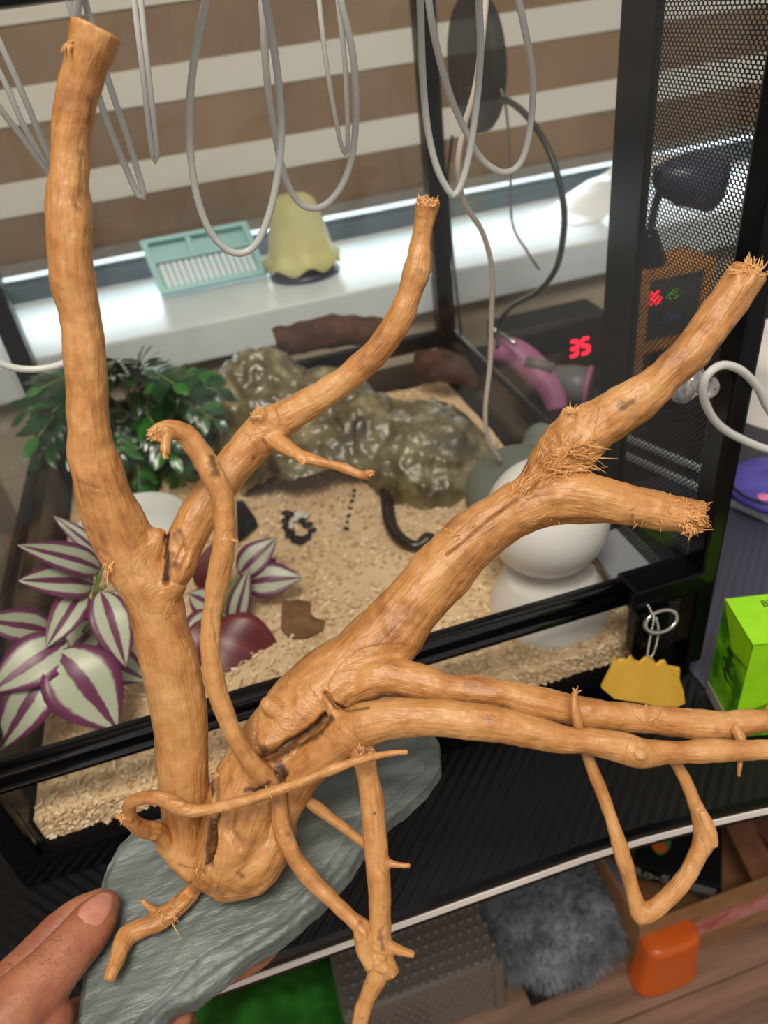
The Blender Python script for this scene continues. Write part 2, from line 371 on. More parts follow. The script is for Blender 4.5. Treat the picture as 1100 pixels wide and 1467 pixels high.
# ================================================================ DRIFTWOOD
def wood_mat(name, base=(174, 120, 66), deep=(132, 80, 38), pale=(194, 146, 92)):
    m_, nt, b, out = nodes_of(name)
    at = N(nt, 'ShaderNodeAttribute'); at.attribute_name = 'grain'
    st = N(nt, 'ShaderNodeAttribute'); st.attribute_name = 'stain_shade'  # wood stains together with painted crevice shade
    ge = N(nt, 'ShaderNodeNewGeometry')
    n1 = N(nt, 'ShaderNodeTexNoise'); n1.inputs['Scale'].default_value = 1.0; n1.inputs['Detail'].default_value = 7; n1.inputs['Roughness'].default_value = 0.62
    nt.links.new(at.outputs['Vector'], n1.inputs['Vector'])
    n2 = N(nt, 'ShaderNodeTexNoise'); n2.inputs['Scale'].default_value = 38; n2.inputs['Detail'].default_value = 9; n2.inputs['Roughness'].default_value = 0.62
    nt.links.new(ge.outputs['Position'], n2.inputs['Vector'])
    r1 = N(nt, 'ShaderNodeValToRGB'); cr = r1.color_ramp; cr.elements[0].position = 0.30; cr.elements[1].position = 0.70
    cr.elements[0].color = lin(deep); cr.elements[1].color = lin(pale); q = cr.elements.new(0.48); q.color = lin(base)
    mx0 = N(nt, 'ShaderNodeMath', operation='MULTIPLY_ADD'); nt.links.new(n2.outputs['Fac'], mx0.inputs[0]); mx0.inputs[1].default_value = 0.9; mx0.inputs[2].default_value = -0.14
    ad = N(nt, 'ShaderNodeMath', operation='MULTIPLY_ADD'); nt.links.new(n1.outputs['Fac'], ad.inputs[0]); ad.inputs[1].default_value = 0.42; nt.links.new(mx0.outputs[0], ad.inputs[2])
    nt.links.new(ad.outputs[0], r1.inputs['Fac'])
    vo = N(nt, 'ShaderNodeTexNoise'); vo.inputs['Scale'].default_value = 420; vo.inputs['Detail'].default_value = 2; nt.links.new(ge.outputs['Position'], vo.inputs['Vector'])
    vr = N(nt, 'ShaderNodeMapRange'); vr.inputs['From Min'].default_value = 0.70; vr.inputs['From Max'].default_value = 0.78; vr.inputs['To Max'].default_value = 0.55; nt.links.new(vo.outputs['Fac'], vr.inputs['Value'])
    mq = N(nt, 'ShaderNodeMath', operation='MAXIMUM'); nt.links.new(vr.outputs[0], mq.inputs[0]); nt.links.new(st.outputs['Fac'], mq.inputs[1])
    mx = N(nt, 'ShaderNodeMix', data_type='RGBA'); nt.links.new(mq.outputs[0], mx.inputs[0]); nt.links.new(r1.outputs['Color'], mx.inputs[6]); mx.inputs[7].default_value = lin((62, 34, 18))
    nt.links.new(mx.outputs[2], b.inputs['Base Color'])
    b.inputs['Roughness'].default_value = 0.42; b.inputs['Specular IOR Level'].default_value = 0.55
    n3 = N(nt, 'ShaderNodeTexNoise'); n3.inputs['Scale'].default_value = 2.2; n3.inputs['Detail'].default_value = 6
    nt.links.new(at.outputs['Vector'], n3.inputs['Vector'])
    bp = N(nt, 'ShaderNodeBump'); bp.inputs['Strength'].default_value = 0.5; bp.inputs['Distance'].default_value = 0.0012
    nt.links.new(n3.outputs['Fac'], bp.inputs['Height'])
    n4 = N(nt, 'ShaderNodeTexNoise'); n4.inputs['Scale'].default_value = 260; n4.inputs['Detail'].default_value = 5
    nt.links.new(ge.outputs['Position'], n4.inputs['Vector'])
    b2 = N(nt, 'ShaderNodeBump'); b2.inputs['Strength'].default_value = 0.45; b2.inputs['Distance'].default_value = 0.001
    nt.links.new(n4.outputs['Fac'], b2.inputs['Height']); nt.links.new(bp.outputs['Normal'], b2.inputs['Normal']); nt.links.new(b2.outputs['Normal'], b.inputs['Normal'])
    return m_
M['wood'] = wood_mat('driftwood'); M['fibre'] = mat('wood_fibre', (228, 178, 116), 0.7, var=(120, (200, 144, 84)))
def px_nodes(lst):
    out = []
    for a in lst:
        p = at_t(a[0], a[1], a[3]); out.append((p.x, p.y, p.z, a[2]*0.5*a[3]/FPX))
    return out
from mathutils.bvhtree import BVHTree
WOOD = []; LIMBS = []
def hit_px(bvh, px, py):
    d = ray(px, py).normalized(); h = bvh.ray_cast(CAM, d); return h
def limb(lists, name, parent, voxel=0.0010, lump=0.10, seed=0.0, smooth_it=7, label=None, shade_stains=(), grooves=(), rough=(), knob=0.0, zmode=None):
    mb = MB(); cl = []; s_off = seed*3.1
    for L in lists:
        P = crom(px_nodes(L), 0.004); rad = np.maximum(P[:, 3], 0.0008); pts = [Vector(p[:3]) for p in P]; s = 0.0
        n = 18; up = None; rings = []
        for i, p in enumerate(pts):
            a = pts[max(i-1, 0)]; b_ = pts[min(i+1, len(pts)-1)]; t = (b_-a).normalized()
            if up is None: up = t.orthogonal().normalized()
            up = (up-t*up.dot(t)).normalized(); sd = t.cross(up)
            if i: s += (pts[i]-pts[i-1]).length
            ring = []
            for k in range(n):
                an = 2*math.pi*k/n; d = up*math.cos(an)+sd*math.sin(an)
                q = noise.noise(Vector((math.cos(an)*0.9+s_off, math.sin(an)*0.9, s/max(rad[i], 0.004)*0.28)))
                q += 0.5*noise.noise(Vector((math.cos(an)*2.2, math.sin(an)*2.2+s_off, s/max(rad[i], 0.004)*0.5)))
                ring.append(p+d*rad[i]*(1.03+lump*q*1.5))
            rings.append(ring); cl.append((p, t, up.copy(), sd.copy(), s))
        vs = [q for r_ in rings for q in r_]; fs = []
        for i in range(len(rings)-1):
            for k in range(n): fs.append((i*n+k, i*n+(k+1)%n, (i+1)*n+(k+1)%n, (i+1)*n+k))
        fs.append(tuple(range(n))[::-1]); fs.append(tuple((len(rings)-1)*n+k for k in range(n)))
        mb.add(vs, fs); s_off += 5.3
    me = remesh_obj(mb, voxel, smooth_it)
    me.update()
    bvh = BVHTree.FromPolygons([v.co.copy() for v in me.vertices], [tuple(p.vertices) for p in me.polygons])
    kd = kdtree.KDTree(len(cl))
    for i, c in enumerate(cl): kd.insert(c[0], i)
    kd.balance()
    vk = kdtree.KDTree(len(me.vertices))
    for i, v in enumerate(me.vertices): vk.insert(v.co, i)
    vk.balance()
    nv = len(me.vertices); gr = np.zeros((nv, 3), np.float32); stn = np.zeros(nv, np.float32); push = np.zeros(nv, np.float32); rgh = np.zeros(nv, np.float32)
    def on(px, py):
        h = hit_px(bvh, px, py); return h[0] if h[0] is not None else None
    for px, py, rp, st_ in shade_stains:  # stain marks, plus shade painted into a few hollows
        c = on(px, py)
        if c is None: continue
        r = 1.2*rp*(c-CAM).dot(CF)/FPX
        for co, i, d in vk.find_range(c, r*1.6):
            q = d/r+0.5*noise.noise(co*240)+0.3*noise.noise(co*700); stn[i] = max(stn[i], st_*min(1.0, max(0.0, 1.5-1.5*q)))
    for poly, wp, dep_, st_ in grooves:
        done = {}
        for k in range(len(poly)-1):
            (x0, y0), (x1, y1) = poly[k], poly[k+1]; m_ = max(2, int(math.hypot(x1-x0, y1-y0)/2))
            for j in range(m_):
                f = j/m_; c = on(x0+(x1-x0)*f, y0+(y1-y0)*f)
                if c is None: continue
                r = wp*0.5*(c-CAM).dot(CF)/FPX*(0.75+0.5*noise.noise(c*150))
                for co, i, d in vk.find_range(c, r*1.7):
                    q = math.exp(-(d/r)**2*0.95); done[i] = max(done.get(i, 0), q)
        for i, q in done.items(): push[i] += dep_*q; stn[i] = max(stn[i], st_*min(1, q*1.5)**1.2)  # carves the groove and paints its shade into the colour
    for px, py, rp, am in rough:
        c = on(px, py)
        if c is None: continue
        r = rp*(c-CAM).dot(CF)/FPX
        for co, i, d in vk.find_range(c, r): rgh[i] = max(rgh[i], am*min(1, 2*(1-d/r)))
    org = ORG[parent.name]
    nrm = [v.normal.copy() for v in me.vertices]; V = []
    for i, v in enumerate(me.vertices):
        p = v.co; _, j, _d = kd.find(p); c = cl[j]; d = p-c[0]
        a1 = d.dot(c[2]); a2 = d.dot(c[3]); sl = c[4]+d.dot(c[1])
        gr[i] = (a1*330+seed, a2*330, sl*52)
        h = 0.0007*noise.noise(p*70)+0.0004*noise.noise(p*170)+0.00022*noise.noise(Vector((a1*520, a2*520, sl*45)))-push[i]
        if knob: h += knob*(noise.noise(p*46)+0.55*(0.4-abs(noise.noise(p*95))))
        if rgh[i]: h += rgh[i]*(noise.noise(Vector((a1*500, a2*500, sl*60)))*1.0+noise.noise(p*260)*0.6)
        w_ = p+nrm[i]*h; V.append(w_); v.co = w_-org
    WOOD.append(BVHTree.FromPolygons(V, [tuple(p.vertices) for p in me.polygons])); LIMBS.append((me, V))
    a = me.attributes.new('grain', 'FLOAT_VECTOR', 'POINT'); a.data.foreach_set('vector', gr.ravel())
    a = me.attributes.new('stain_shade', 'FLOAT', 'POINT'); a.data.foreach_set('value', stn)
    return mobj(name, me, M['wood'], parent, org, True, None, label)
dw = thing('driftwood', 'large orange-brown branching driftwood standing on the slate held in the hand', 'driftwood', at_z(330, 1265, 0.182))
# tall left stem
limb([[(272,1240,36,.412),(268,1222,54,.412),(266,1190,62,.411),(265,1150,68,.41),(262,1100,73,.408),(259,1050,75,.405),(254,1000,77,.401),(244,950,77,.397),(232,900,74,.393),(218,850,78,.389),(193,805,82,.385),(168,755,84,.380),(148,705,74,.374),(135,655,66,.369),(128,605,57,.364),(124,550,54,.359),(120,500,56,.355),(114,450,56,.351),(104,405,62,.346),(101,370,62,.343),(99,305,63,.338),(99,250,53,.334),(101,200,52,.330),(108,150,56,.326),(120,100,60,.322),(131,68,65,.319),(138,42,69,.317)],
      [(196,815,70,.386),(214,785,52,.384),(226,768,30,.382),(232,760,14,.381)], [(225,850,60,.388),(248,835,46,.384),(258,828,30,.382)],
      [(172,815,22,.385),(158,810,14,.384),(152,800,6,.384)]],
     'stem', dw, seed=1.0, lump=0.05, shade_stains=[(130,148,9,.55),(127,170,8,.6),(117,222,6,.5),(115,245,5,.4),(112,298,7,.5),(118,88,5,.3),(100,330,5,.25),(150,560,4,.3),(283,1228,9,.4),(240,790,8,.7)], grooves=[([(239,768),(238,790),(240,815),(238,838)],10,.006,1.0),([(140,700),(112,690),(106,670)],4,.0008,.2)], rough=[(112,292,14,.0012),(150,800,18,.0015),(122,180,16,.0006)], label='thick pale tall stem with a sawn top')
# middle fork
limb([[(244,845,30,.386),(254,815,48,.384),(266,775,52,.386),(288,732,54,.389),(318,690,53,.392),(350,650,54,.394),(385,613,56,.394),(425,588,44,.392),(470,562,41,.389),(515,527,40,.385),(548,493,39,.381),(572,455,37,.377),(588,418,35,.374),(598,385,37,.371),(602,355,29,.369),(607,322,25,.367),(611,298,32,.365),(614,287,35,.364)],
      [(385,615,30,.392),(374,600,27,.386),(367,592,24,.383)],
      [(385,625,30,.39),(408,640,24,.385),(430,653,19,.381),(462,663,15,.377),(490,670,13,.374),(515,680,12,.371),(524,682,11,.370),(531,676,13,.369)],
      [(425,650,14,.381),(431,660,11,.377),(433,668,8,.376)]],
     'branch', dw, seed=2.0, lump=0.06, shade_stains=[(377,630,3,.8),(364,655,4,.7),(380,634,3,.8),(252,770,9,.5),(246,800,9,.5),(602,335,5,.4),(603,390,8,.35)], rough=[(258,800,22,.002),(368,595,12,.0018),(612,290,14,.0015),(430,662,9,.0015),(528,680,9,.001)], grooves=[([(252,760),(262,770),(268,790)],4,.002,.5)], label='forked branch rising from the hollow of the tall stem')
# burl, right-hand stem with its two broken arms, and the two long horizontal arms
limb([[(300,1262,40,.405),(318,1245,84,.403),(335,1205,104,.402),(352,1160,112,.404),(372,1110,116,.407),(400,1065,112,.41),(432,1022,108,.412),(470,985,104,.414),(515,950,96,.416),(555,910,92,.418),(595,862,86,.42),(635,815,82,.421),(675,775,77,.421),(715,745,74,.42),(755,722,76,.418),(800,712,73,.415),(850,715,66,.411),(900,725,59,.407),(950,734,53,.404),(985,740,50,.402),(1004,743,46,.401)],
      [(735,735,50,.42),(775,690,58,.418),(805,650,74,.415),(840,618,76,.413),(885,592,64,.411),(935,556,55,.409),(985,507,52,.407),(1025,458,51,.405),(1055,415,51,.403),(1074,388,49,.402)],
      [(810,625,36,.407),(815,598,26,.403),(817,588,18,.402)],
      [(292,1245,56,.410),(320,1243,84,.405),(352,1232,92,.402),(380,1212,76,.401),(396,1185,60,.402),(402,1155,50,.404)], [(300,1255,40,.408),(335,1255,52,.405),(368,1244,46,.404)],
      [(505,985,60,.41),(545,968,62,.404),(590,976,50,.40),(640,985,44,.398),(700,992,44,.396),(760,1005,42,.394),(815,1016,43,.393),(880,1024,38,.392),(950,1033,40,.391),(1015,1040,37,.39),(1060,1036,33,.389),(1130,1026,26,.388)],
      [(925,1015,14,.387),(926,1006,9,.385)],
      [(412,1022,40,.400),(390,1013,28,.397),(378,1006,14,.395)]],
     'main_stem', dw, seed=3.0, lump=0.07, voxel=0.0010, knob=.0017, shade_stains=[(892,582,8,.7),(906,576,6,.6),(905,738,3,.7),(895,737,2,.7),(650,815,6,.3),(347,1255,3,.8),(383,1122,14,.9),(364,1130,10,.8),(372,1088,10,.6),(330,1120,8,.35),(340,1200,10,.3),(322,1165,7,.4),(375,1008,3,.4),(405,1012,4,.4),(820,640,14,.2),(1025,1045,5,.3)], grooves=[([(640,794),(665,775),(700,745),(735,718),(765,698)],5,.002,.55),([(470,1030),(455,1046),(428,1062),(400,1078),(372,1088)],20,.007,.8),([(368,1030),(366,1060),(372,1088)],8,.002,.3),([(466,993),(476,1010),(498,1019),(530,1013)],7,.004,.55),([(309,1110),(311,1140),(310,1170),(306,1205),(301,1240)],11,.007,.95),([(335,1150),(330,1190),(345,1215)],16,.002,.12),([(390,1130),(372,1142)],8,.003,.3)], rough=[(800,660,42,.0022),(770,685,36,.0018),(1000,742,24,.0018),(1072,390,22,.0018),(817,592,12,.002),(820,720,20,.0006),(560,900,26,.0007)], label='knotty burl and arching right-hand stem with torn arms')
limb([[(352,1225,54,.402),(385,1190,56,.400),(405,1155,56,.398),(430,1112,56,.395),(466,1075,56,.391),(505,1046,60,.387),(550,1031,58,.383),(610,1027,51,.380),(680,1034,50,.378),(745,1045,46,.377),(800,1057,41,.376),(845,1063,38,.376),(885,1070,43,.376),(915,1079,42,.376),(955,1078,33,.376),(1020,1076,30,.375),(1130,1073,26,.374)],
      [(915,1079,26,.371),(916,1091,17,.368)], [(466,996,16,.393),(474,1014,19,.389),(490,1034,24,.386),(510,1046,30,.386)]],
     'arm', dw, seed=3.5, lump=0.06, knob=.0006, voxel=0.0010, shade_stains=[(700,1030,5,.5),(905,1062,3,.4),(520,1075,6,.3)], rough=[(470,1005,10,.001),(915,1085,14,.0008)], label='long lower arm that runs off to the right')
# thin roots
limb([[(402,1122,20,.385),(382,1112,28,.381),(360,1094,27,.376),(340,1060,26,.372),(322,1020,27,.369),(308,980,29,.367),(300,930,28,.365),(302,890,27,.364),(308,850,30,.363),(319,795,34,.361),(322,755,32,.36),(318,712,33,.359),(302,676,34,.357),(284,646,33,.355),(266,622,30,.352),(243,614,26,.349),(222,621,22,.347),(214,624,16,.346)],
      [(240,620,17,.348),(237,640,14,.345),(236,654,10,.344)], [(330,772,10,.352),(342,775,6,.349)], [(360,1094,18,.376),(366,1115,20,.38),(362,1130,14,.384)]],
     'root', dw, seed=4.0, lump=0.05, voxel=0.0009, shade_stains=[(304,662,9,.75),(310,678,8,.7),(298,650,4,.4),(397,1108,8,.9)], grooves=[([(304,872),(310,920)],5,.001,.1)], rough=[(225,622,16,.002),(236,650,8,.0015),(338,774,8,.001)], label='slender crooked root standing up in front of the fork')
limb([[(513,1050,40,.386),(520,1080,34,.382),(528,1120,32,.38),(536,1180,34,.378),(541,1240,33,.376),(544,1300,32,.374),(546,1352,31,.372),(546,1382,34,.371),(536,1408,27,.37),(521,1440,24,.369),(513,1485,22,.367),(512,1520,20,.365)],
      [(540,1370,36,.371),(556,1385,28,.37),(566,1398,20,.369)], [(548,1235,12,.376),(570,1239,9,.374),(588,1240,6,.373)], [(548,1350,16,.371),(572,1362,15,.37),(594,1369,11,.369)]],
     'root', dw, seed=5.0, lump=0.05, voxel=0.0009, shade_stains=[(536,1165,2.5,.9),(545,1345,6,.6),(550,1300,4,.4),(547,1330,4,.5),(522,1078,9,.4)], grooves=[([(528,1110),(535,1200)],4,.0008,.15)], rough=[(545,1382,22,.0012),(522,1075,14,.0015)], label='straight root hanging down with two peg-like stubs')
limb([[(394,1108,24,.384),(400,1145,23,.382),(404,1188,26,.381),(422,1228,25,.38),(448,1264,24,.378),(480,1294,22,.376),(508,1320,22,.374),(519,1330,30,.373),(523,1358,28,.372),(536,1382,30,.371)],
      [(408,1195,14,.379),(414,1210,8,.377)]],
     'root', dw, seed=6.0, lump=0.05, voxel=0.0009, shade_stains=[(398,1112,10,.9),(412,1195,5,.5),(516,1322,4,.5)], rough=[(520,1340,20,.0014)], label='curved root that joins the hanging root')
limb([[(250,1225,30,.406),(228,1192,26,.397),(205,1188,24,.388),(187,1172,19,.38),(188,1150,17,.374),(212,1142,19,.37),(240,1146,22,.368),(262,1158,23,.367),(284,1162,19,.366),(325,1153,17,.365),(370,1141,16,.364),(420,1124,15,.363),(470,1104,15,.362),(515,1089,13,.361),(552,1080,12,.36),(585,1077,9,.359)],
      [(196,1180,20,.383),(178,1172,15,.38),(172,1168,9,.379)], [(248,1150,16,.366),(265,1152,8,.364)], [(240,1200,40,.405),(262,1225,46,.408),(285,1250,40,.407)]],
     'root', dw, seed=7.0, lump=0.05, rough=[(180,1172,12,.0015),(225,1190,18,.0015),(250,1150,14,.0008)], voxel=0.0009, label='thin root that curls at the left and crosses in front')
limb([[(425,1135,18,.398),(450,1155,16,.399),(485,1180,16,.40),(515,1203,15,.40),(545,1225,13,.398)]], 'root', dw, seed=8.0, lump=0.05, voxel=0.0009)
limb([[(824,990,10,.376),(822,1010,16,.374),(827,1036,17,.375),(832,1058,15,.386),(842,1085,17,.388),(866,1145,19,.387),(884,1200,21,.384),(899,1250,22,.382),(910,1292,22,.38),(918,1312,26,.379),(945,1296,25,.379),(978,1262,25,.38),(1000,1222,26,.381),(1010,1196,32,.382),(998,1158,22,.384),(982,1120,18,.386),(964,1086,16,.386),(955,1072,14,.384)],
      [(1004,1160,16,.381),(1018,1195,20,.379),(1022,1214,14,.378)]],
     'root', dw, seed=9.0, lump=0.06, voxel=0.0009, label='V-shaped looping root below the two long arms')
limb([[(1052,1040,16,.383),(1062,1062,14,.379),(1060,1088,10,.377),(1058,1114,7,.376)], [(1055,1046,10,.382),(1068,1056,6,.379)]], 'root', dw, seed=10.0, lump=0.05, voxel=0.0009)
# torn strip of root lying on the slate
def zt(px, py, z): return (z-CAM.z)/ray(px, py).z
SLZ = 0.182
limb([[(303,1222,22,.398),(293,1250,22,.397)]+[(a, b, w_, zt(a, b, SLZ+z_)) for a, b, w_, z_ in ((278,1273,23,.009),(256,1298,26,.007),(232,1318,27,.007),(204,1330,28,.0075),(182,1340,29,.0085),(171,1364,26,.010),(162,1388,20,.011),(155,1405,13,.011))],
      [(a, b, w_, zt(a, b, SLZ+z_)) for a, b, w_, z_ in ((252,1296,12,.007),(232,1304,11,.009),(216,1302,10,.010),(203,1289,7,.012))]],
     'root', dw, seed=11.0, lump=0.05, voxel=0.0009, rough=[(260,1290,26,.0012)], label='flat frayed strip of root lying on the slate')
# crevice shade painted dark where limbs meet, plus some stains, on whichever limb shows there
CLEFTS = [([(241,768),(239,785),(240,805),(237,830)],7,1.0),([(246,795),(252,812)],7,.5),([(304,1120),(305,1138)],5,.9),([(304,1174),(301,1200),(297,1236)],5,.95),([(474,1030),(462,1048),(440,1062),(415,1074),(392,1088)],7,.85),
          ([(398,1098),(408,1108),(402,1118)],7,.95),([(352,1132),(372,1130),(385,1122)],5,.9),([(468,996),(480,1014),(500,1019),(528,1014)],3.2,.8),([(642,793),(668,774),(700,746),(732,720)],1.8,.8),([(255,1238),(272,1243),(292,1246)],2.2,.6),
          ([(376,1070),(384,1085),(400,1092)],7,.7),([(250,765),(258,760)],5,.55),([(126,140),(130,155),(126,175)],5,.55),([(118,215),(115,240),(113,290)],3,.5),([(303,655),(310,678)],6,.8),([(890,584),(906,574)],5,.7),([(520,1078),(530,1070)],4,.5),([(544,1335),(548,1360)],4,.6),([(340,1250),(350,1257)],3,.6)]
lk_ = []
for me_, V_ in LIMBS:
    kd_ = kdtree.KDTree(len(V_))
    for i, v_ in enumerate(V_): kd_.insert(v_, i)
    kd_.balance(); st_a = np.zeros(len(V_), np.float32); me_.attributes['stain_shade'].data.foreach_get('value', st_a); lk_.append((kd_, st_a))
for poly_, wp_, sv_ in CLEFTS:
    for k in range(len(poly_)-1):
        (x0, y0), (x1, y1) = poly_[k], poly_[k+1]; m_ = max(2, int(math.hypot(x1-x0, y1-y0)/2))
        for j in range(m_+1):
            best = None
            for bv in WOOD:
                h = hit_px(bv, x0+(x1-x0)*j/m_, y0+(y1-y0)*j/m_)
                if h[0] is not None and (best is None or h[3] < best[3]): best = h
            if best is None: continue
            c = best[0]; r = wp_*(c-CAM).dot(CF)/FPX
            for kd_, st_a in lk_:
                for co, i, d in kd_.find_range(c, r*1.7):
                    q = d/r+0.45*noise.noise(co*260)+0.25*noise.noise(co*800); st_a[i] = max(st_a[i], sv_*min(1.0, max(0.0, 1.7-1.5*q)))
for (me_, V_), (kd_, st_a) in zip(LIMBS, lk_): me_.attributes['stain_shade'].data.foreach_set('value', st_a)
# frayed fibres at the broken ends
rng = random.Random(3)
fb = MB()
def fray(px, py, t, ddx, ddy, n, spread, L, jit, wdt=0.0005):
    k = 0; tries = 0
    while k < n and tries < n*12:
        tries += 1; best = None
        for bv in WOOD:
            h = hit_px(bv, px+rng.uniform(-jit, jit), py+rng.uniform(-jit, jit))
            if h[0] is not None and (best is None or h[3] < best[3]): best = h
        if best is None: continue
        k += 1; a = best[0]; nr_ = best[1]; sc = (a-CAM).dot(CF)/FPX
        an = rng.gauss(0, spread); dx = ddx*math.cos(an)-ddy*math.sin(an); dy_ = ddx*math.sin(an)+ddy*math.cos(an)
        d = (CR*dx-CU*dy_+CF*rng.uniform(-0.5, 0.4)); d = (d-nr_*min(0, d.dot(nr_))*0.9+nr_*0.12).normalized(); l = rng.uniform(0.35, 1.0)*L*sc
        bend = (CR*rng.uniform(-1, 1)-CU*rng.uniform(-1, 1))*l*0.22; w0 = wdt*rng.uniform(0.4, 1.2)
        fb.tube([a-d*l*0.2-nr_*0.0006, a+d*l*0.3+nr_*0.0004+bend*0.3, a+d*l*0.8+bend], [w0, w0*0.8, w0*0.2], 4)
fray(996,742,.40, 1,.1, 80, .7, 18, 20, .0004); fray(985,762,.398, .4,1, 24, .6, 18, 12); fray(930,752,.40, -.3,1, 14, .5, 12, 25, .0004)
fray(975,718,.398, .5,-1, 14, .6, 14, 22, .0004); fray(1078,382,.399, .4,-1, 34, .8, 24, 16); fray(1055,392,.397, -.9,-.4, 4, .2, 34, 5); fray(1085,385,.397, .2,-1, 5, .4, 26, 6)
fray(612,284,.362, .1,-1, 34, .7, 12, 14); fray(822,655,.40, 1,-.2, 70, .5, 40, 24, .0004); fray(790,668,.402, .8,-.5, 70, .4, 44, 24, .0004); fray(745,700,.402, .75,-.65, 40, .2, 50, 16, .0003)
fray(817,586,.399, 0,-1, 18, .8, 14, 7); fray(216,624,.344, -1,.3, 26, .8, 12, 9, .0005); fray(236,655,.343, .1,1, 10, .5, 10, 5, .0005); fray(532,676,.367, .9,-.3, 14, .7, 9, 5, .0004)
fray(367,590,.382, -.6,-1, 14, .7, 10, 9, .0005); fray(155,812,.382, -.2,1, 16, .4, 24, 8, .0005); fray(100,60,.309, -.4,1, 8, .25, 34, 5, .0006); fray(662,768,.398, -1,-.3, 3, .2, 46, 3, .0005); fray(675,760,.398, .5,-1, 2, .2, 44, 3, .0005)
fray(240,1310,.398, .6,.4, 14, 1.2, 26, 16, .0004); fray(175,1172,.376, -1,.2, 14, .9, 10, 6, .0005); fray(824,990,.377, .2,-1, 8, .6, 14, 4, .0005); fray(1058,1116,.375, 0,1, 6, .3, 12, 3, .0004); fray(285,1250,.394, .5,-.9, 20, .4, 30, 12, .0005)
fray(780,735,.403, -.1,1, 10, .6, 14, 20, .0003); fray(522,1075,.378, .2,1, 14, .9, 12, 10, .0004); fray(385,1128,.382, -.3,1, 8, .6, 16, 8, .0004)
fb.build('frayed_fibres', M['fibre'], dw, kind='stuff', label='pale splintered fibres at the broken ends')

# ================================================================ SLATE
def slate_mat():
    m_, nt, b, out = nodes_of('slate'); ge = N(nt, 'ShaderNodeNewGeometry')
    mp = N(nt, 'ShaderNodeMapping'); mp.inputs['Rotation'].default_value = (0, 0, -0.75); mp.inputs['Scale'].default_value = (16, 75, 60)
    nt.links.new(ge.outputs['Position'], mp.inputs['Vector'])
    n = N(nt, 'ShaderNodeTexNoise'); n.inputs['Scale'].default_value = 1.0; n.inputs['Detail'].default_value = 8; n.inputs['Roughness'].default_value = 0.6
    nt.links.new(mp.outputs[0], n.inputs['Vector'])
    r = N(nt, 'ShaderNodeValToRGB'); cr = r.color_ramp; cr.elements[0].position = 0.28; cr.elements[1].position = 0.76
    cr.elements[0].color = lin((72, 78, 75)); cr.elements[1].color = lin((130, 140, 138)); q = cr.elements.new(0.5); q.color = lin((95, 104, 100))
    nt.links.new(n.outputs['Fac'], r.inputs['Fac'])
    n2 = N(nt, 'ShaderNodeTexNoise'); n2.inputs['Scale'].default_value = 28; n2.inputs['Detail'].default_value = 6
    nt.links.new(ge.outputs['Position'], n2.inputs['Vector'])
    r2 = N(nt, 'ShaderNodeValToRGB'); r2.color_ramp.elements[0].position = 0.68; r2.color_ramp.elements[1].position = 0.76
    nt.links.new(n2.outputs['Fac'], r2.inputs['Fac'])
    mx = N(nt, 'ShaderNodeMix', data_type='RGBA'); nt.links.new(r2.outputs['Color'], mx.inputs[0]); nt.links.new(r.outputs['Color'], mx.inputs[6]); mx.inputs[7].default_value = lin((176, 178, 170))
    nt.links.new(mx.outputs[2], b.inputs['Base Color']); b.inputs['Roughness'].default_value = 0.42; b.inputs['Specular IOR Level'].default_value = 0.6
    bp = N(nt, 'ShaderNodeBump'); bp.inputs['Strength'].default_value = 0.8; bp.inputs['Distance'].default_value = 0.003
    nt.links.new(n.outputs['Fac'], bp.inputs['Height'])
    m5 = N(nt, 'ShaderNodeMapping'); m5.inputs['Rotation'].default_value = (0, 0, -0.75); m5.inputs['Scale'].default_value = (90, 330, 300); nt.links.new(ge.outputs['Position'], m5.inputs['Vector'])
    n5 = N(nt, 'ShaderNodeTexNoise'); n5.inputs['Scale'].default_value = 1.0; n5.inputs['Detail'].default_value = 6; nt.links.new(m5.outputs[0], n5.inputs['Vector'])
    b5 = N(nt, 'ShaderNodeBump'); b5.inputs['Strength'].default_value = 0.6; b5.inputs['Distance'].default_value = 0.0012; nt.links.new(n5.outputs['Fac'], b5.inputs['Height']); nt.links.new(bp.outputs['Normal'], b5.inputs['Normal']); nt.links.new(b5.outputs['Normal'], b.inputs['Normal'])
    return m_
M['slate'] = slate_mat()
def rough_poly(lst, z, amp, seed):
    P = [at_z(a, b, z) for a, b in lst]; out = []
    for i, p in enumerate(P):
        q = P[(i+1) % len(P)]; k = max(1, int((q-p).length/0.004))
        for j in range(k):
            c = p.lerp(q, j/k); out.append((c.x+amp*nz(c, 90, seed)+amp*0.5*nz(c, 260, seed), c.y+amp*nz(c, 90, seed+9)))
    return out
SLZ = 0.182
full = [(108,1500),(112,1440),(128,1350),(140,1290),(152,1245),(168,1214),(195,1186),(235,1170),(300,1120),(380,1100),(450,1085),(520,1058),(565,1043),(612,1044),(628,1066),(630,1095),(612,1128),(575,1162),(540,1190),(518,1215),(500,1245),(462,1288),(425,1322),(395,1345),(358,1368),(312,1404),(272,1436),(235,1452),(205,1490),(180,1530)]
upper = [(112,1500),(116,1440),(132,1350),(144,1292),(156,1250),(172,1220),(198,1192),(238,1176),(300,1126),(380,1106),(450,1091),(520,1064),(560,1052),(590,1052),(600,1075),(585,1105),(550,1140),(515,1175),(490,1210),(450,1262),(415,1297),(360,1330),(310,1358),(262,1392),(238,1425),(205,1452),(170,1490)]
mid = [(110,1500),(114,1440),(130,1350),(142,1291),(154,1247),(170,1216),(196,1188),(236,1172),(300,1122),(380,1102),(450,1087),(520,1060),(562,1046),(602,1048),(616,1072),(606,1108),(568,1148),(530,1182),(508,1208),(486,1240),(452,1280),(418,1312),(378,1338),(330,1372),(288,1402),(262,1424),(225,1446),(190,1490)]
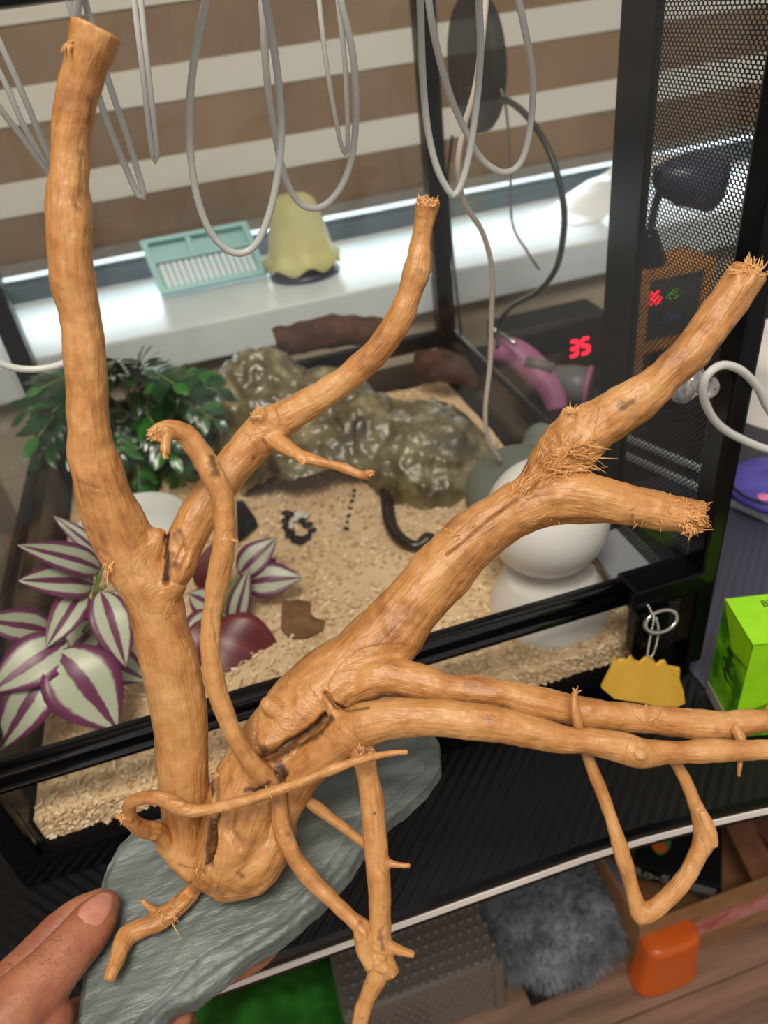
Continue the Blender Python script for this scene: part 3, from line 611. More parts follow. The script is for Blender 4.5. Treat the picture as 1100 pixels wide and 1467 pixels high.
sb = MB(); sb.prism(rough_poly(full, SLZ-0.008, 0.0015, 1), SLZ-0.020, SLZ-0.007); sb.prism(rough_poly(mid, SLZ-0.004, 0.0015, 4), SLZ-0.012, SLZ-0.0035); sb.prism(rough_poly(upper, SLZ, 0.002, 7), SLZ-0.010, SLZ)
sme = remesh_obj(sb, 0.0014, 1)
so = at_z(330, 1290, SLZ)
ca, sa = math.cos(0.62), math.sin(0.62)
for v in sme.vertices:
    p = v.co; u_ = p.x*ca+p.y*sa; w_ = -p.x*sa+p.y*ca
    h = 0.0016*noise.noise(Vector((u_*14, w_*60, p.z*60)))+0.0009*noise.noise(Vector((u_*40, w_*150, p.z*120+4)))+0.0007*noise.noise(p*120)
    q_ = 2.6*noise.noise(Vector((u_*9+2, w_*26, 0.2)))+1.3*noise.noise(Vector((u_*50, w_*110, 3.2))); fl_ = math.floor(q_)+min(1.0, (q_-math.floor(q_))*5)
    h = h*0.55+0.00055*fl_
    v.co = Vector((p.x+0.6*h, p.y+0.5*h, p.z+h-0.0006))-so
sl = mobj('slate_slab', sme, M['slate'], None, so, True); tag(sl, 'grey-green slate slab under the driftwood, gripped by the hand', 'slate')
# ================================================================ HAND
def skin_mat():
    m_ = mat('skin', (164, 108, 80), 0.46, spec=0.4, var=(60, (144, 86, 64), 6), bump=(520, 0.5, 0.0008), sss=0.25); return m_
M['skin'] = skin_mat(); M['nail'] = mat('nail', (178, 116, 98), 0.2, spec=0.6, var=(90, (188, 128, 110)))
def hn(L): return [(*at_z(a, b, z), r) for a, b, z, r in L]
thumb = hn([(-150,1640,.165,.024),(-70,1545,.185,.022),(-5,1475,.196,.0185),(44,1424,.197,.0160),(80,1385,.1965,.0142),(108,1352,.196,.0132),(130,1325,.195,.0126),(144,1306,.194,.0108),(150,1297,.1935,.0085)])
fingers = [thumb,
  hn([(-200,1600,.14,.015),(-95,1505,.147,.0125),(-20,1436,.149,.0118),(45,1372,.1505,.0108),(95,1322,.1515,.0102),(135,1300,.1515,.0098),(178,1288,.1515,.0088),(196,1284,.1515,.0065)]),
  hn([(-190,1640,.13,.015),(-70,1545,.138,.0125),(60,1482,.145,.0118),(175,1442,.150,.0112),(265,1406,.1515,.0106),(325,1382,.152,.0102),(366,1364,.1525,.0096),(384,1355,.1525,.0072)]),
  hn([(-190,1690,.125,.0145),(-40,1595,.134,.012),(90,1535,.142,.0113),(185,1492,.148,.0107),(228,1472,.1495,.0102),(250,1461,.150,.0088),(258,1457,.150,.007)]),
  hn([(-170,1740,.12,.012),(0,1650,.13,.0100),(115,1585,.139,.0092),(175,1550,.144,.0085),(200,1538,.145,.006)])]
palm = [hn([(-420,1900,.10,.033),(-300,1770,.13,.031),(-190,1660,.152,.030),(-110,1580,.165,.026),(-50,1530,.172,.021)]),
        hn([(-230,1660,.15,.026),(-100,1540,.168,.020),(-20,1478,.178,.017),(40,1462,.180,.0145),(70,1462,.184,.012)]),
        hn([(-230,1700,.14,.026),(-110,1610,.145,.020),(-20,1570,.146,.015)]),
        hn([(-900,2500,.02,.040),(-620,2150,.05,.036),(-420,1900,.10,.033)])]
hb = MB(); hcl = []
for L in fingers+palm:
    P = crom(L, 0.004); hb.tube([p[:3] for p in P], [max(0.003, p[3]) for p in P], 20)
    # rounded end
    e = P[-1]; hb.lathe([(e[3]*math.sin(a)+1e-5, -e[3]*math.cos(a)) for a in [math.pi*i/10 for i in range(11)]], e[:3], 14, cap=False)
hme = remesh_obj(hb, 0.0016, 10)
hme.update()
TH = crom(thumb, 0.001); thp = [Vector(p[:3]) for p in TH]; ip = at_z(88, 1376, .1965); mcp = at_z(44, 1424, .197)
kdh = kdtree.KDTree(len(thp))
for i, p in enumerate(thp): kdh.insert(p, i)
kdh.balance(); i_ip = kdh.find(ip)[1]
ho = at_z(-20, 1500, 0.17)
nh = [v.normal.copy() for v in hme.vertices]
for i, v in enumerate(hme.vertices):
    p = v.co; _, j, d = kdh.find(p); h = 0.00035*noise.noise(p*110)+0.00015*noise.noise(p*380)
    if d < 0.022:
        s_ = (j-i_ip)*0.001+0.0008*noise.noise(p*160)
        for off, a_ in ((-0.005, 0.6), (-0.0022, 1.0), (0.0, 1.0), (0.0026, 0.9), (0.0055, 0.5)):
            h -= 0.00032*a_*math.exp(-((s_-off)/0.0006)**2)
    v.co = p+nh[i]*h-ho
pn = thing('person', 'bare hand from the lower left gripping the slate, thumb on top', 'person', ho)
ORG[pn.name] = ho
hand = mobj('hand', hme, M['skin'], pn, ho, True)
bvh = BVHTree.FromPolygons([v.co+ho for v in hme.vertices], [tuple(p.vertices) for p in hme.polygons])
ax = (at_z(150, 1297, .1935)-at_z(108, 1352, .196)).normalized(); c0 = at_z(128, 1327, .195)
nd = (CAM-c0).normalized(); nd = (nd-ax*nd.dot(ax)).normalized(); sdv = ax.cross(nd)
nd2 = (nd*math.cos(0.28)-sdv*math.sin(0.28)); sd2 = ax.cross(nd2)   # nail looks up and a little to the upper left
nb = MB(); NU, NV = 14, 12; vs = []; ok = True
for i in range(NU+1):
    u = i/NU; su = -0.004+0.0195*u
    wmul = math.sqrt(max(0.0, 1-(max(0, 0.35-u)/0.35)**2.2))*math.sqrt(max(0.02, 1-(max(0, u-0.78)/0.235)**2.5))
    for j in range(NV+1):
        ang = (j/NV*2-1)*0.64*wmul; d = nd2*math.cos(ang)+sd2*math.sin(ang)
        o3 = c0+ax*su+d*0.03; hit = bvh.ray_cast(o3, -d)
        q = hit[0] if hit[0] is not None else c0+ax*su+d*0.012
        rim = 1-max(abs(j/NV*2-1), abs(u*2-1))**6
        vs.append(q+d*(0.0002+0.0005*rim))
fs = [(i*(NV+1)+j, i*(NV+1)+j+1, (i+1)*(NV+1)+j+1, (i+1)*(NV+1)+j) for i in range(NU) for j in range(NV)]
nb.add(vs, fs); nb.build('thumbnail', M['nail'], hand, smooth=True)
hr = MB(); M['hair'] = mat('hair', (40, 28, 22), 0.6)
for _ in range(70):
    c = at_z(rng.gauss(62, 24), rng.gauss(1362, 22), .197); o3 = c+nd*0.04; hit = bvh.ray_cast(o3, -nd)
    if hit[0] is None: continue
    d = (hit[1]*0.7-ax*0.4+sdv*rng.uniform(-1.0, 1.0)).normalized(); l = rng.uniform(0.002, 0.005)
    hr.tube([hit[0]-hit[1]*0.0003, hit[0]+d*l*0.5, hit[0]+(d-hit[1]*0.5).normalized()*l], [0.00007, 0.00006, 0.00003], 4)
hr.build('hair', M['hair'], hand, kind='stuff')

# ================================================================ INSIDE THE TERRARIUM
def bz(x, y): return 0.060+0.007*noise.noise(Vector((x*9, y*9, 0.3)))+0.003*noise.noise(Vector((x*30, y*30, 1.7)))
def bed_mat(name):
    m_, nt, b, out = nodes_of(name)
    at = N(nt, 'ShaderNodeAttribute'); at.attribute_name = 'tone'; ge = N(nt, 'ShaderNodeNewGeometry')
    n = N(nt, 'ShaderNodeTexNoise'); n.inputs['Scale'].default_value = 5; n.inputs['Detail'].default_value = 3; nt.links.new(ge.outputs['Position'], n.inputs['Vector'])
    ad = N(nt, 'ShaderNodeMath', operation='MULTIPLY_ADD'); nt.links.new(n.outputs['Fac'], ad.inputs[0]); ad.inputs[1].default_value = 0.5; nt.links.new(at.outputs['Fac'], ad.inputs[2])
    r = N(nt, 'ShaderNodeValToRGB'); cr = r.color_ramp; cr.elements[0].position = 0.1; cr.elements[1].position = 1.15 if False else 1.0
    cr.elements[0].color = lin((172, 134, 94)); cr.elements[1].color = lin((246, 226, 192)); q = cr.elements.new(0.5); q.color = lin((220, 188, 146))
    nt.links.new(ad.outputs[0], r.inputs['Fac']); nt.links.new(r.outputs['Color'], b.inputs['Base Color']); b.inputs['Roughness'].default_value = 0.85
    n2 = N(nt, 'ShaderNodeTexNoise'); n2.inputs['Scale'].default_value = 260; nt.links.new(ge.outputs['Position'], n2.inputs['Vector'])
    bp = N(nt, 'ShaderNodeBump'); bp.inputs['Strength'].default_value = 0.6; bp.inputs['Distance'].default_value = 0.003
    nt.links.new(n2.outputs['Fac'], bp.inputs['Height']); nt.links.new(bp.outputs['Normal'], b.inputs['Normal'])
    return m_
M['bed'] = bed_mat('wood_shavings')
gb = MB(); nx, ny = 110, 110; X0, X1, Y0, Y1 = 0.012, 0.590, 0.006, 0.610; vs = []
for j in range(ny+1):
    for i in range(nx+1):
        x = X0+(X1-X0)*i/nx; y = Y0+(Y1-Y0)*j/ny; vs.append((x, y, bz(x, y)))
fs = [(j*(nx+1)+i, j*(nx+1)+i+1, (j+1)*(nx+1)+i+1, (j+1)*(nx+1)+i) for j in range(ny) for i in range(nx)]
base_i = len(vs)
rim = [j for j in range(nx+1)]+[(j+1)*(nx+1)-1 for j in range(1, ny+1)]+[ny*(nx+1)+i for i in range(nx-1, -1, -1)]+[j*(nx+1) for j in range(ny-1, 0, -1)]
for i in rim: vs.append((vs[i][0], vs[i][1], 0.013))
nr = len(rim)
for q in range(nr): fs.append((base_i+q, base_i+(q+1)%nr, rim[(q+1)%nr], rim[q]))
tones = [0.25+0.1*rng.random() for _ in vs]
gb.add(vs, fs)
def chip(c, ang, tilt, L, Wd, T):
    d = Vector((math.cos(ang)*math.cos(tilt), math.sin(ang)*math.cos(tilt), math.sin(tilt))); s_ = Vector((-math.sin(ang), math.cos(ang), rng.uniform(-.5, .5))).normalized(); n_ = d.cross(s_).normalized()
    gb.obox(c, d*L, s_*Wd, n_*T); t = rng.random()*0.75; tones.extend([t]*8)
for _ in range(9000):
    x = rng.uniform(X0+.004, X1-.004); y = Y0+.004+(Y1-Y0-.008)*rng.random()**1.35
    chip((x, y, bz(x, y)+rng.uniform(0, 0.0025)), rng.uniform(0, 6.28), rng.gauss(0, .3), rng.uniform(.0014, .0042), rng.uniform(.0007, .0018), .0003)
for _ in range(2600):
    x = rng.uniform(X0+.004, X1-.004); chip((x, Y0-rng.uniform(0.0003, .0018), rng.uniform(.034, bz(x, Y0))), rng.gauss(0, .5), rng.gauss(0, .5), rng.uniform(.0014, .0042), rng.uniform(.0007, .0018), .0003)
bed = gb.build('bedding', M['bed'], None)
a = bed.data.attributes.new('tone', 'FLOAT', 'POINT'); a.data.foreach_set('value', np.array(tones, np.float32))
tag(bed, 'loose pale wood shavings covering the terrarium floor', 'bedding', kind='stuff')
def bedpt(px, py, dz=0.0):
    z = 0.06
    for _ in range(4): p = at_z(px, py, z+dz); z = bz(p.x, p.y)
    return at_z(px, py, z+dz)

# resin rock hide
def hide_mat():
    m_, nt, b, out = nodes_of('resin_rock'); ge = N(nt, 'ShaderNodeNewGeometry')
    n = N(nt, 'ShaderNodeTexNoise'); n.inputs['Scale'].default_value = 22; n.inputs['Detail'].default_value = 6; nt.links.new(ge.outputs['Position'], n.inputs['Vector'])
    r = N(nt, 'ShaderNodeValToRGB'); cr = r.color_ramp; cr.elements[0].position = 0.3; cr.elements[1].position = 0.75
    cr.elements[0].color = lin((58, 46, 28)); cr.elements[1].color = lin((164, 154, 116)); q = cr.elements.new(0.52); q.color = lin((104, 94, 58))
    nt.links.new(n.outputs['Fac'], r.inputs['Fac']); nt.links.new(r.outputs['Color'], b.inputs['Base Color'])
    b.inputs['Roughness'].default_value = 0.3; b.inputs['Coat Weight'].default_value = 1.0; b.inputs['Coat Roughness'].default_value = 0.1
    n2 = N(nt, 'ShaderNodeTexNoise'); n2.inputs['Scale'].default_value = 100; n2.inputs['Detail'].default_value = 5; nt.links.new(ge.outputs['Position'], n2.inputs['Vector'])
    bp = N(nt, 'ShaderNodeBump'); bp.inputs['Strength'].default_value = 0.75; bp.inputs['Distance'].default_value = 0.0035
    nt.links.new(n2.outputs['Fac'], bp.inputs['Height']); nt.links.new(bp.outputs['Normal'], b.inputs['Normal']); nt.links.new(bp.outputs['Normal'], b.inputs['Coat Normal'])
    return m_
M['hide'] = hide_mat()
def ell(mb, c, r, n=28):
    vs = []; fs = []; c = Vector(c)
    for i in range(n//2+1):
        a = math.pi*i/(n//2)
        for k in range(n): b_ = 2*math.pi*k/n; vs.append(c+Vector((r[0]*math.sin(a)*math.cos(b_)+0, r[1]*math.sin(a)*math.sin(b_), r[2]*math.cos(a))))
    for i in range(n//2):
        for k in range(n): fs.append((i*n+k, (i+1)*n+k, (i+1)*n+(k+1)%n, i*n+(k+1)%n))
    mb.add(vs, fs)
rb = MB()
ell(rb, (0.475, 0.385, 0.05), (0.092, 0.105, 0.085)); ell(rb, (0.415, 0.43, 0.055), (0.085, 0.09, 0.088)); ell(rb, (0.30, 0.525, 0.055), (0.085, 0.072, 0.150)); ell(rb, (0.37, 0.49, 0.055), (0.09, 0.085, 0.112)); ell(rb, (0.345, 0.435, 0.06), (0.11, 0.10, 0.072)); ell(rb, (0.255, 0.50, 0.05), (0.05, 0.07, 0.085))
rme = remesh_obj(rb, 0.0038, 6); rme.update()
nn = [v.normal.copy() for v in rme.vertices]
for i, v in enumerate(rme.vertices):
    p = v.co
    flute = noise.noise(Vector((p.x*75, p.y*75, p.z*16)))
    rid = 1-abs(noise.noise(p*26))*2
    v.co = p+nn[i]*(0.006*rid+0.0055*flute+0.006*noise.noise(p*14)+0.003*noise.noise(p*110))
tmp = bpy.data.objects.new('tmp', rme); COL.objects.link(tmp)
cb = MB(); ell(cb, (0.322, 0.375, 0.05), (0.088, 0.125, 0.056)); cme = bpy.data.meshes.new('c'); cme.from_pydata(cb.v, [], cb.f); cme.update(); cut = bpy.data.objects.new('cut', cme); COL.objects.link(cut)
bo = tmp.modifiers.new('b', 'BOOLEAN'); bo.operation = 'DIFFERENCE'; bo.object = cut; bo.solver = 'EXACT'
dg = bpy.context.evaluated_depsgraph_get(); dg.update(); hm = bpy.data.meshes.new_from_object(tmp.evaluated_get(dg))
bpy.data.objects.remove(tmp); bpy.data.objects.remove(cut)
for v in hm.vertices:
    if v.co.z < 0.042: v.co.z = 0.042
    v.co = v.co-Vector((0.4, 0.45, 0.055))
hm.materials.clear()
o = mobj('rock_hide', hm, M['hide'], None, Vector((0.4, 0.45, 0.055)), True); tag(o, 'glossy olive-brown resin rock cave with an arched opening', 'hide')

# snake peeping out of the cave
M['snake'] = mat('snake_skin', (26, 20, 17), 0.3, var=(160, (38, 28, 22)), bump=(900, 0.3, 0.0006), spec=0.6)
SP = [(548,690,10,.010),(553,712,11,.009),(556,735,11,.009),(561,755,10.5,.009),(572,771,10,.009),(588,781,9,.009),(600,781,8,.009),(605,778,10,.009),(612,774,12,.0095),(619,772,10,.009),(624,771,5,.008)]
sn_n = []
for a_, b_, r_, dz in SP: p = bedpt(a_, b_, dz); sn_n.append((*p, r_*0.78/FPX))
P = crom(sn_n, 0.003); sbm = MB(); sbm.tube([p[:3] for p in P], [max(.002, p[3]) for p in P], 16)
sk_o = bedpt(590, 775)
snk = thing('snake', 'small black snake peeping out from under the rock cave', 'snake', sk_o)
sbm.build('body', M['snake'], snk, smooth=True)
eb = MB(); hp = at_z(616, 769, bedpt(616, 772).z+0.014); ell(eb, hp, (.0017, .0017, .0017), 12); eb.build('eye', M['black'], snk, smooth=True)

# droppings
M['drop'] = mat('dark_clump', (24, 20, 18), 0.6, bump=(300, 0.5)); M['urate'] = mat('white_streak', (214, 208, 198), 0.8)
def lumps(pts, r, z=0.004, jit=3):
    b_ = MB()
    for a_, c_ in pts:
        for _ in range(3):
            rr = r*rng.uniform(0.6, 1.1); ell(b_, bedpt(a_+rng.uniform(-jit, jit), c_+rng.uniform(-jit, jit), z), (rr*1.2, rr, rr*.7), 10)
    return b_
dc = thing('dropping', 'black clump streaked with white on the shavings', 'dropping', bedpt(430, 755))
lumps([(412,735),(408,745),(410,757),(415,765),(422,771),(430,775),(440,768),(447,760),(440,752),(434,745),(425,772)], .0045).build('clump', M['drop'], dc, smooth=True)
lumps([(425,737),(421,744),(418,752),(432,738),(440,740)], .0035, .006).build('streak', M['urate'], dc, smooth=True)
dc2 = lumps([(507,702),(506,710),(504,718),(502,728),(500,738),(498,748),(496,757)], .0022, .003, 1.5).build('dropping', M['drop'], None, smooth=True); tag(dc2, 'thin broken black line of crumbs beside the cave opening', 'dropping')
# brown dry leaves on the shavings
M['dry'] = mat('dry_leaf', (134, 98, 58), 0.8, var=(60, (104, 74, 42)))
def flat_shape(name, pts, thick, m_, label, cat, dz=0.002, curl=0.004):
    P = [bedpt(a_, b_, dz+curl*(0.5+0.5*math.sin(i*2.1))) for i, (a_, b_) in enumerate(pts)]; c = sum(P, Vector())/len(P); n = len(P); b_ = MB()
    vs = [p for p in P]+[c+Vector((0, 0, .003))]; vs2 = [p-Vector((0, 0, thick)) for p in vs]
    fs = [(i, (i+1) % n, n) for i in range(n)]+[(n+1+(i+1) % n, n+1+i, n+1+n) for i in range(n)]+[(i, n+1+i, n+1+(i+1)%n, (i+1)%n) for i in range(n)]
    b_.add(vs+vs2, fs); o = b_.build(name, m_, None, origin=c); tag(o, label, cat); return o
flat_shape('dry_leaf', [(404,862),(425,858),(447,862),(444,876),(452,886),(466,888),(462,902),(440,912),(415,915),(402,900)], .0015, M['dry'], 'crumpled brown leaf scrap on the shavings in front of the snake', 'leaf')
flat_shape('stone_chip', [(338,718),(348,716),(366,742),(368,748),(352,762),(340,772)], .006, M['black_matte'], 'black stone chip behind the right zebra plant', 'stone', .008)

# white ball on a flared foot
M['white_pl'] = mat('white_plastic', (226, 222, 216), 0.32, spec=0.45)
bc = at_z(787, 862, .062); bc.z = .040
hd = thing('ball_stand', 'white ball on a flared white foot standing in the shavings', 'gadget', bc)
MB().lathe([(.001,.0),(.055,.0),(.060,.003),(.061,.014),(.059,.026),(.052,.044),(.045,.058),(.041,.064),(.001,.064)], bc, 48, cap=False).build('foot', M['white_pl'], hd, smooth=True)
bq = at_y(783, 741, bc.y+.008); sph = MB(); ell(sph, bq, (.0575, .0575, .0575), 56); sph.build('ball', M['white_pl'], hd, smooth=True)
M['moss'] = mat('grey_green_stone', (118, 124, 112), 0.7, var=(14, (98, 104, 94)), bump=(120, .2))
gd = MB(); p = at_y(742, 690, 0.215); ell(gd, (p.x, p.y, 0.105), (.062, .05, .05), 36); ell(gd, at_y(775, 640, .25), (.022, .022, .03), 24)
gm = remesh_obj(gd, .003, 8)
for v in gm.vertices: v.co -= Vector((p.x, p.y, .06))
o = mobj('stone_dome', gm, M['moss'], None, Vector((p.x, p.y, .06)), True); tag(o, 'grey-green rounded dome behind the white ball', 'hide')
M['grey_board'] = mat('grey_board', (150, 152, 158), 0.45)
q = [at_z(838,775,.098), at_z(905,748,.098), at_z(958,808,.098), at_z(882,836,.098)]
gbx = MB(); gbx.add(q+[v-Vector((0,0,.006)) for v in q], [(0,1,2,3),(7,6,5,4),(0,4,5,1),(1,5,6,2),(2,6,7,3),(3,7,4,0)])
for c in (0, 3): gbx.tube([q[c].lerp(sum(q, Vector())/4, .2)-Vector((0,0,.003)), Vector((q[c].lerp(sum(q, Vector())/4, .2).x, q[c].lerp(sum(q, Vector())/4, .2).y, .05))], .003, 8)
o = gbx.build('corner_ledge', M['grey_board'], None, origin=(0,0,0)); tag(o, 'flat grey ledge in the right front corner beside the white ball', 'ledge')
# white bowl
M['ceramic'] = mat('white_ceramic', (222, 226, 222), 0.25, spec=0.5)
pc = at_z(185, 752, .105); pc.z = .0
bw = MB(); bw.lathe([(.03,.052),(.052,.056),(.062,.08),(.067,.104),(.0668,.1065),(.064,.1065),(.058,.082),(.048,.062),(.001,.058)], pc, 48, cap=False)
o = bw.build('bowl', M['ceramic'], None, origin=(pc.x, pc.y, .052), smooth=True); tag(o, 'round white bowl behind the left zebra plant', 'bowl')
# brown bark pieces
M['bark'] = mat('bark', (86, 52, 34), 0.85, var=(40, (50, 30, 20)), bump=(90, .8, .004))
def log(name, a, b_, r, label, seed):
    P = crom([(*a, r), (*((a+b_)/2+Vector((0,0,r*.4))), r*1.1), (*b_, r*.8)], .006); lb = MB(); n = 18
    lb.tube([p_[:3] for p_ in P], [p_[3] for p_ in P], n); lb.v = [tuple(Vector(v)+Vector((nz(v, 60, seed), nz(v, 60, seed+3), nz(v, 60, seed+7)))*r*.25) for v in lb.v]
    o = lb.build(name, M['bark'], None, smooth=True); tag(o, label, 'bark'); return o
log('cork_bark', at_y(395, 492, .585), at_y(560, 474, .575), .021, 'reddish-brown bark slab behind the rock cave', 2.0)
log('cork_bark', Vector((.045, .47, .075)), Vector((.10, .52, .085)), .024, 'mossy brown bark chunk in the back left corner', 5.0)
log('cork_bark', at_y(600, 520, .57), at_y(690, 545, .50), .02, 'dark bark strip beside the back right post', 8.0)

# ---- zebra plants
def zebra_mat(name, under=False):
    m_, nt, b, out = nodes_of(name); at = N(nt, 'ShaderNodeUVMap'); sp = N(nt, 'ShaderNodeSeparateXYZ'); nt.links.new(at.outputs['UV'], sp.inputs[0])
    ab = N(nt, 'ShaderNodeMath', operation='SUBTRACT'); nt.links.new(sp.outputs['Y'], ab.inputs[0]); ab.inputs[1].default_value = 0.5
    a2 = N(nt, 'ShaderNodeMath', operation='ABSOLUTE'); nt.links.new(ab.outputs[0], a2.inputs[0])
    ge = N(nt, 'ShaderNodeNewGeometry'); n = N(nt, 'ShaderNodeTexNoise'); n.inputs['Scale'].default_value = 160; nt.links.new(ge.outputs['Position'], n.inputs['Vector'])
    ad = N(nt, 'ShaderNodeMath', operation='MULTIPLY_ADD'); nt.links.new(n.outputs['Fac'], ad.inputs[0]); ad.inputs[1].default_value = 0.06; nt.links.new(a2.outputs[0], ad.inputs[2])
    r = N(nt, 'ShaderNodeValToRGB'); cr = r.color_ramp; P_, S_ = lin((100, 40, 76)), lin((172, 178, 154))
    if under: P_, S_ = lin((104, 30, 38)), lin((92, 24, 32))
    cr.elements[0].position = 0.0; cr.elements[0].color = P_; cr.elements[1].position = 1.0; cr.elements[1].color = P_
    for pos, c in ((0.105, P_), (0.135, S_), (0.35, S_), (0.40, P_)): e_ = cr.elements.new(pos); e_.color = c
    if under: cr.elements[0].color = lin((140, 110, 96)); e_ = cr.elements.new(0.045); e_.color = P_
    nt.links.new(ad.outputs[0], r.inputs['Fac']); nt.links.new(r.outputs['Color'], b.inputs['Base Color']); b.inputs['Roughness'].default_value = 0.38; b.inputs['Specular IOR Level'].default_value = 0.5
    b.inputs['Subsurface Weight'].default_value = 0.0
    return m_
M['zebra'] = zebra_mat('zebra_leaf'); M['zebra_under'] = zebra_mat('zebra_leaf_underside', True); M['stem_g'] = mat('plant_stem', (110, 128, 60), 0.5)
def leaf_mesh(base, tip, width, face, arch=0.10, fold=0.18, nu=12, nv=8, power=0.75, thick=0.0004):
    ax_ = tip-base; L = ax_.length; ax_.normalize(); n_ = (face-ax_*face.dot(ax_)).normalized(); s_ = ax_.cross(n_)
    vs = []; uv = []
    for i in range(nu+1):
        u = i/nu; w_ = width*0.5*max(0.02, (math.sin(math.pi*min(1, u**power*1.0))**0.85))*(1 if u < .985 else .3)
        for j in range(nv+1):
            v = j/nv*2-1
            vs.append(base+ax_*(L*u)+s_*(w_*v)+n_*(L*arch*math.sin(math.pi*u)+fold*w_*abs(v)-0.08*w_*v*v+0.02*L*math.sin(7*u+v))); uv.append((u, j/nv))
    fs = [(i*(nv+1)+j, i*(nv+1)+j+1, (i+1)*(nv+1)+j+1, (i+1)*(nv+1)+j) for i in range(nu) for j in range(nv)]
    return vs, fs, uv
def leaf_obj(name, parent, base, tip, width, face, m_, **kw):
    vs, fs, uv = leaf_mesh(base, tip, width, face, **kw); o3 = ORG[parent.name]; me = bpy.data.meshes.new(name); me.from_pydata([v-o3 for v in vs], [], fs); me.update()
    ul = me.uv_layers.new(name='UVMap')
    for lp in me.loops: ul.data[lp.index].uv = uv[lp.vertex_index]
    o = mobj(name, me, m_, parent, o3, True); sd = o.modifiers.new('thick', 'SOLIDIFY'); sd.thickness = 0.0005; return o
def zplant(label, root_px, leaves, Yr, stems):
    r0 = at_y(*root_px, Yr); r0.z = 0.055
    t = thing('zebra_plant', label, 'plant', r0, group='zebra plants')
    for (bx, by, byY, tx, ty, tyY, wpx, und) in leaves:
        b_ = at_y(bx, by, byY); e_ = at_y(tx, ty, tyY); dpt = (e_-CAM).dot(CF); wd = 1.28*wpx*dpt/FPX; b_ = b_+(b_-e_)*.06
        face = ((CAM-(b_+e_)/2).normalized()+Vector((rng.uniform(-.3, .3), 0, .55))).normalized()
        leaf_obj('leaf', t, b_, e_, wd, face, M['zebra_under'] if und else M['zebra'])
    for pts in stems:
        P = crom([(*at_y(a_, b_, y_), .0024) for a_, b_, y_ in pts], .006); MB().tube([p_[:3] for p_ in P], .0022, 8).build('stalk', M['stem_g'], t, smooth=True)
    return t
zplant('striped purple and silver zebra plant in the left front corner', (130, 930),
  [(138,815,.16,25,781,.13,40,0),(150,800,.17,76,739,.19,22,0),(128,838,.15,26,832,.12,48,0),(118,850,.14,66,928,.09,40,0),(146,852,.13,180,956,.08,48,0),(92,922,.10,-14,992,.07,62,0),(86,938,.09,168,1046,.045,84,0),(76,952,.09,-4,1078,.045,58,0),
   (70,905,.16,-30,888,.15,44,0),(98,938,.13,156,882,.16,44,0),(140,940,.12,212,976,.10,42,0),(150,805,.18,108,762,.2,22,0),(160,850,.15,196,900,.14,34,0),(128,845,.17,70,815,.2,40,0),(110,900,.16,150,960,.13,40,1)], .14,
  [[(128,930,.14),(132,890,.145),(136,850,.15),(148,800,.17)],[(128,925,.14),(105,930,.12),(86,938,.10)],[(132,890,.145),(120,905,.13)],[(136,850,.15),(150,840,.14)]])
zplant('striped zebra plant with a maroon leaf beside the main stem, right of the first', (310, 905),
  [(356,836,.20,434,828,.18,42,0),(345,822,.21,398,770,.22,36,0),(338,902,.17,358,812,.19,28,0),(358,888,.18,412,926,.14,30,0),(300,912,.14,410,954,.11,76,1),(300,850,.2,312,772,.22,40,1),(308,880,.17,258,934,.14,40,0),(345,835,.2,395,800,.24,30,1),(310,870,.18,270,850,.2,36,0),(300,890,.16,262,975,.12,36,1)], .18,
  [[(310,905,.18),(318,870,.185),(335,835,.2),(345,822,.21)],[(318,880,.18),(340,890,.175)]])
# ---- dark green fern-like plant
M['green'] = mat('dark_green_leaf', (26, 74, 34), 0.22, var=(30, (14, 48, 24)), spec=0.6); M['green2'] = mat('green_leaf', (44, 104, 36), 0.25, spec=0.6)
gp0 = Vector((.135, .50, .06)); gp = thing('green_plant', 'glossy dark green plant with drooping lobed fronds at the back left', 'plant', gp0)
fr_px = [(150,560,60,555),(170,540,40,590),(150,560,55,625),(170,545,110,525),(190,545,160,520),(200,550,210,530),(210,555,250,550),(215,560,285,575),(215,570,305,600),(205,575,270,625),(200,585,245,650),(195,590,220,680),(180,590,175,650),(165,580,110,640),(185,560,225,590),(220,575,300,640),(210,580,262,690),(205,590,200,705),(215,565,312,560),(150,575,75,590),(160,570,60,650),(215,580,285,660)]
lv, lf, luv = leaf_mesh(Vector((0,0,0)), Vector((1,0,0)), .42, Vector((0,0,1)), nu=6, nv=4, arch=.06, power=.9)
lme = []
for mm in ('green', 'green2'):
    me = bpy.data.meshes.new('leaflet'); me.from_pydata(lv, [], lf); me.materials.append(M[mm]); [setattr(p_, 'use_smooth', True) for p_ in me.polygons]; lme.append(me)
